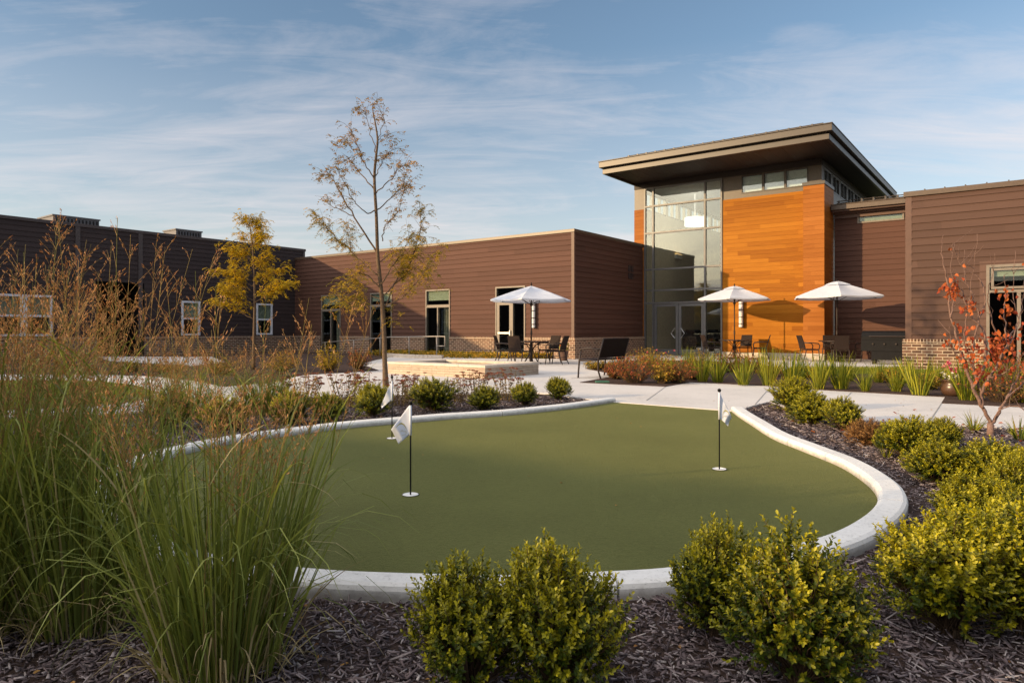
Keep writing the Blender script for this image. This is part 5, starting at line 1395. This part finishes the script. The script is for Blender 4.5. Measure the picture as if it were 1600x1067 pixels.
for i, (px, py), s, lab in SWL:
    g = G(px, py); rz = rnd.uniform(0,6.28)
    if not usw[i]:
        usw[i] = 1; o = sw[i]; o.location = g; o['label'] = lab; o.scale = (s,)*3; o.rotation_euler = (0,0,rz)
    else: dup(sw[i], g, rz, lab, None, s)
lowg = [(300,655,.92,'shorter seeding grass clump behind the kerb lobe, by the curved walk'), (408,648,.9,'shorter seeding grass clump left of the back kerb boxwoods')]
for px, py, s, lab in lowg: dup(sw[2], G(px, py), rnd.uniform(0,6.28), lab, 'low grasses beyond the kerb', (s*1.25, s*1.25, s*.72))

# ------------------------------------------------------------------ trees
def limb_tree(name, label, base_px, d0, trunk, limbs, r0, leafmat, leafspec, seed, bark, twigs=True, tr_r=(1,.2)):
    """trunk and limbs from hand-read outlines, each limb given its own depth; twigs and compound leaves grown on them."""
    rg = random.Random(seed); nrg = np.random.default_rng(seed)
    o = thing(name, label, 'tree', (0,0,0), 0)
    b0 = AT(base_px[0], base_px[1], d0); b0.z = 0; o.location = b0
    def conv(l, dep):
        out = []; k = len(l)-1
        for i, (x, y) in enumerate(l): out.append(AT(x, y, d0+dep*i/max(1,k))-b0)
        return out
    tp = spline(conv(trunk, 0), 4); tp[0].z = -.03; nT = len(tp); b = MB()
    b.tube(tp, [r0*(1-(i/(nT-1)))**.8*(1-.06)+r0*.06+ (r0*.35*max(0, 1-i/3)) for i in range(nT)], 10); b.build('trunk', M[bark], o, smooth=True)
    bb = MB(); P, D, LT = [], [], []; rach = []
    for (l, rr, dep, dens, colr) in limbs:
        lp = spline(conv(l, dep), 5); n_ = len(lp)
        lp = [p+Vector((rg.gauss(0,.012), rg.gauss(0,.012), rg.gauss(0,.012)))*(i > 0) for i, p in enumerate(lp)]
        bb.tube(lp, [max(.003, rr*(1-i/(n_-1)*.85)) for i in range(n_)], 6)
        length = sum((lp[i+1]-lp[i]).length for i in range(n_-1)); nt_ = int(length*dens[0])
        for k in range(nt_):
            t = rg.uniform(dens[2], 1); i = min(int(t*(n_-1)), n_-2); p = lp[i].lerp(lp[i+1], t*(n_-1)-i); di = (lp[i+1]-lp[i]).normalized()
            dr = (di*.7+Vector((rg.gauss(0,.6), rg.gauss(0,.6), rg.gauss(.25,.45)))).normalized(); L = rg.uniform(.14,.42)*dens[3]
            q1 = p+dr*L*.5+Vector((0,0,.02)); q2 = p+dr*L+Vector((rg.gauss(0,.03), rg.gauss(0,.03), -.02))
            bb.tube([p, q1, q2], [max(.002, rr*.22), .0026, .0014], 4, False)
            for m in range(int(dens[1])):
                if rg.random() > dens[1]-int(dens[1]) and m == int(dens[1])-1 and dens[1] < 2: pass
                s = rg.uniform(.25, 1.05); a = p.lerp(q2, s); rach.append((a, colr))
    bb.build('branches', M[bark], o, smooth=True)
    for mi, mname in enumerate(leafmat):
        rs = [a for a, c in rach if c == mi]
        if not rs: continue
        A = np.array([tuple(a) for a in rs]); k = len(A); az = nrg.uniform(0,6.28,k)
        H = np.stack([np.cos(az), np.sin(az), nrg.uniform(-.1,.7,k)], 1)
        npair, rl, ll, lw2 = leafspec[mi]; t = np.linspace(.15,1,npair)[None,:,None]
        RL = nrg.uniform(.6,1.2,k)[:,None,None]*rl
        R_ = A[:,None]+norm(H)[:,None]*RL*t+np.array([0,0,-1.])*RL*t*t*.75
        side = norm(np.cross(H, [0,0,1.]))[:,None]; Ps, Ds = [], []
        for sg in (-1, 1):
            Ps.append(R_); Ds.append(np.broadcast_to(side*sg*.9, R_.shape)+np.array([0,0,-.35])+norm(H)[:,None]*.45+nrg.normal(0,.25,R_.shape))
        Ps = np.concatenate(Ps).reshape(-1,3); Ds = np.concatenate(Ds).reshape(-1,3); n2 = len(Ps)
        keep = nrg.random(n2) < .88; Ps, Ds = Ps[keep], Ds[keep]; n2 = len(Ps)
        tip = np.tile(np.repeat(nrg.random(k), npair), 2)[keep]
        V, Q, T = leaf_arrays(Ps, Ds, nrg.normal(0,.5,(n2,3))+np.array([0,0,1.]), ll*nrg.uniform(.7,1.25,n2), lw2*nrg.uniform(.8,1.2,n2), .2, tip, .1)
        mesh_np('leaves', V, Q, M[mname], o, T)
    return o
# limb: (outline, radius, depth change, (twigs per metre, leaves per twig, start, twig length), leaf colour)
TR = [(603,606),(601,560),(600,520),(597,470),(592,420),(590,396),(588,337),(585,279),(588,241),(590,220),(587,196),(583,176),(582,160)]
sp_ = (19, 2.0, .3, .8); md = (25, 2.9, .3, .85); dn = (27, 3.2, .28, 1.0)
LB = [([(590,396),(554,340),(530,300),(516,272),(505,274)], .020, .35, sp_, 1), ([(551,337),(521,323),(507,312)], .010, .1, sp_, 1),
 ([(587,328),(572,333),(554,314),(537,286),(528,265)], .013, -.4, sp_, 1), ([(584,295),(561,269),(547,251),(528,253)], .013, .4, sp_, 1),
 ([(584,279),(570,255),(554,218),(547,201)], .014, -.35, md, 1), ([(563,244),(542,223),(521,223)], .008, .2, md, 1), ([(588,241),(579,209),(572,180),(563,172)], .010, .2, sp_, 1),
 ([(590,220),(600,192),(596,175),(588,160)], .008, -.1, md, 1), ([(590,222),(604,210),(611,218)], .007, .15, md, 1), ([(586,281),(593,260),(610,237),(619,231)], .011, .4, md, 1),
 ([(588,302),(612,279),(624,260),(640,262)], .012, -.35, md, 1), ([(589,328),(615,305),(633,290),(642,292)], .012, .45, md, 1), ([(598,377),(600,356),(619,335),(629,305),(633,272)], .012, -.25, md, 1),
 ([(600,484),(619,437),(641,409),(656,360),(658,330)], .018, .4, dn, 0), ([(594,447),(610,420),(628,396),(640,372)], .014, -.45, dn, 0),
 ([(592,431),(566,412),(547,391),(525,372),(503,350),(490,334)], .016, .5, dn, 0), ([(547,391),(545,370),(541,350)], .008, -.2, dn, 0),
 ([(596,453),(574,430),(556,428),(538,446),(524,462)], .015, -.45, dn, 0), ([(598,470),(575,462),(552,468),(540,478)], .012, .3, dn, 0),
 ([(603,478),(625,468),(645,448),(663,425),(677,400)], .015, -.4, dn, 0), ([(600,490),(615,487),(619,500)], .007, .1, md, 0), ([(597,465),(622,440),(650,420),(668,440)], .012, .5, dn, 0), ([(592,410),(612,398),(640,400),(664,404)], .010, .2, dn, 0), ([(594,440),(570,446),(545,440),(560,476)], .009, .3, dn, 0)]
limb_tree('young_tree', 'slender young honey locust with thin golden autumn leaves behind the back kerb', (603,606), 13.2, TR, LB, .050, ['leaf_locust', 'leaf_locust_brown'], [(7, .15, .034, .015), (4, .10, .036, .020)], 21, 'bark')
# golden tree
gt = [(396,578),(397,520),(398,470),(397,420),(394,380),(390,350),(388,336)]
gl = []; rg = random.Random(5)
for k in range(30):
    t = rg.uniform(.16,.97); y = 500-(500-338)*t; hw = (60 if t < .45 else 62*(1-t)+10)*rg.uniform(.6,1.05); s = rg.choice((-1,1)); x0 = 397-8*t
    gl.append(([(x0, y+hw*.42), (x0+s*hw*.5, y+hw*.12), (x0+s*hw, y-6)], .010*(1.2-t), rg.uniform(-1,1)*hw/60, (29, 3.2, .25, .95), 0))
limb_tree('golden_tree', 'small bright golden-yellow tree in front of the dark wing', (396,578), 19.4, gt, gl, .045, ['leaf_gold'], [(7, .17, .042, .020)], 22, 'bark')
# redbud
def zz8(l): return [(1380+x/3.136, 360+y/3.136) for x, y in l]
stems = [[(525,940),(490,870),(440,770),(400,660),(370,540),(330,430),(318,300),(300,180),(288,100),(295,20)], [(490,870),(480,800),(450,700),(440,560),(470,430),(440,330),(400,220),(400,100)],
 [(480,800),(520,720),(570,640),(600,540),(590,400),(600,300),(590,220)], [(527,950),(560,900),(600,830),(650,740),(690,640)], [(600,830),(690,740),(720,700)], [(440,770),(500,650),(490,500),(430,420),(380,290),(330,200),(350,70)],
 [(570,640),(620,560),(660,450),(640,300),(650,100)], [(590,540),(540,470),(520,380),(510,300),(540,200),(550,110)], [(450,700),(400,560),(410,420),(430,300),(460,20)], [(470,430),(500,350),(470,240),(380,170),(340,60)],
 [(545,930),(570,880),(640,860),(690,880),(720,900)], [(600,540),(650,480),(680,380),(690,250)], [(330,430),(345,330),(340,240)], [(520,720),(610,690),(690,600)], [(400,660),(330,560),(325,470)]]
def redbud():
    d0 = 7.2; o = thing('redbud_tree', 'small multi-stemmed redbud with sparse orange-red leaves at right', 'tree', (0,0,0), 0)
    b0 = Vector(G(1548, 680)); o.location = b0; rg = random.Random(9); nrg = np.random.default_rng(9)
    b = MB(); b.tube([(0,0,-.03),(0,0,.05),(-.005,0,.13)], [.040,.034,.030], 10); b.build('trunk', M['bark_red'], o, smooth=True)
    b = MB(); P, CL = [], []
    ctr = [(330,270,26,1.0,36),(345,310,16,.8,16),(440,370,22,.7,24),(540,550,34,.8,34),(600,560,30,.7,22),(560,600,30,.7,20),(470,690,26,.7,22),(430,570,26,.6,16),(600,300,18,.5,8),(400,470,28,.6,12),(640,500,28,.6,16),(330,545,20,.7,10),(610,370,20,.6,12),(530,690,40,.6,20),(410,630,26,.6,12),(650,640,34,.5,18),(390,590,20,.5,6),(520,640,26,.6,14)]
    for si, s in enumerate(stems):
        dep = rg.uniform(-.35,.35) if si not in (0,3) else .1; n_ = len(s); pts = []
        px = zz8(s)
        for i, (x, y) in enumerate(px): pts.append(AT(x, y, d0+dep*(i/(n_-1))**1.2)-b0)
        lp = spline(pts, 5); m = len(lp); r0 = .021 if si in (0,3) else (.015 if si in (1,2,5) else .009)
        lp = [p+Vector((rg.gauss(0,.006), rg.gauss(0,.006), rg.gauss(0,.004)))*(i > 0) for i, p in enumerate(lp)]
        b.tube(lp, [max(.0022, r0*(1-i/(m-1))**.8) for i in range(m)], 6)
        for k in range(5):
            i = rg.randint(m//3, m-2); p = lp[i]; dr = Vector((rg.gauss(0,.6), rg.gauss(0,.6), rg.uniform(.2,1.2))).normalized(); L = rg.uniform(.08,.26)
            b.tube([p, p+dr*L*.5+Vector((rg.gauss(0,.015),0,0)), p+dr*L], [.003,.0022,.0012], 4, False)
            if rg.random() < .25: P.append(p+dr*L)
    b.build('branches', M['bark_red'], o, smooth=True)
    for x, y, sp, dd, k in ctr:
        for _ in range(k):
            qx, qy = zz8([(x+rg.gauss(0,sp), y+rg.gauss(0,sp))])[0]; P.append(AT(qx, qy, d0+rg.uniform(-.25,.25))-b0)
    A = np.array([tuple(p) for p in P]); k = len(A)
    D = nrg.normal(0,.45,(k,3))+np.array([0,0,-1.]); V, Q, T = leaf_arrays(A, D, nrg.normal(0,1,(k,3)), nrg.uniform(.035,.062,k), nrg.uniform(.028,.050,k), .35, nrg.random(k), .2)
    mesh_np('leaves', V, Q, M['leaf_red'], o, T)
    # a few leaves lying on the bed beneath
redbud()
rg = np.random.default_rng(31); k = 46
X = rg.normal(4.9,.8,k); Y = rg.normal(7.6,.9,k); P = np.stack([X, Y, np.full(k,.03)], 1)
V, Q, T = leaf_arrays(P, np.stack([rg.normal(0,1,k), rg.normal(0,1,k), rg.uniform(0,.3,k)], 1), np.tile(np.array([[0,0,1.]]),(k,1)), .05, .04, .3, rg.random(k))
o = mesh_np('fallen_leaves', V, Q, M['leaf_red'], None, T); o['kind'] = 'stuff'; o['label'] = 'fallen red leaves under the redbud'

# stray leaves and twigs blown over the mulch, kerb, turf and walks
rg = np.random.default_rng(41); k = 420
Y = rg.random(k)**1.5*9+1.8; X = (rg.random(k)*2-1)*(Y*.8+.2)
on_t = inside(X, Y, turf); on_p = inside(X, Y, plaza); near_k = inside(X, Y, kout) & ~on_t
keep = ~on_t & ~near_k | (rg.random(k) < .10); X, Y, on_t, on_p = X[keep], Y[keep], on_t[keep], on_p[keep]; k = len(X)
Z = np.where(on_p, .026, np.where(on_t, .016, .014))
dk = np.min(np.linalg.norm(np.stack([X, Y], 1)[:,None]-np.array(turf)[None], axis=2), axis=1); Z = np.where(dk < .085, KZ+.003, Z)
a = rg.uniform(0,6.28,k); D = np.stack([np.cos(a), np.sin(a), rg.uniform(0,.25,k)], 1)
V, Q, T = leaf_arrays(np.stack([X, Y, Z], 1), D, np.tile(np.array([[0,0,1.]]),(k,1))+rg.normal(0,.2,(k,3)), rg.uniform(.015,.036,k), rg.uniform(.008,.020,k), .25, rg.random(k), .1)
o = mesh_np('fallen_leaves', V, Q, M['leaf_dry'], None, T); o['kind'] = 'stuff'; o['label'] = 'small dry leaves scattered over the mulch'
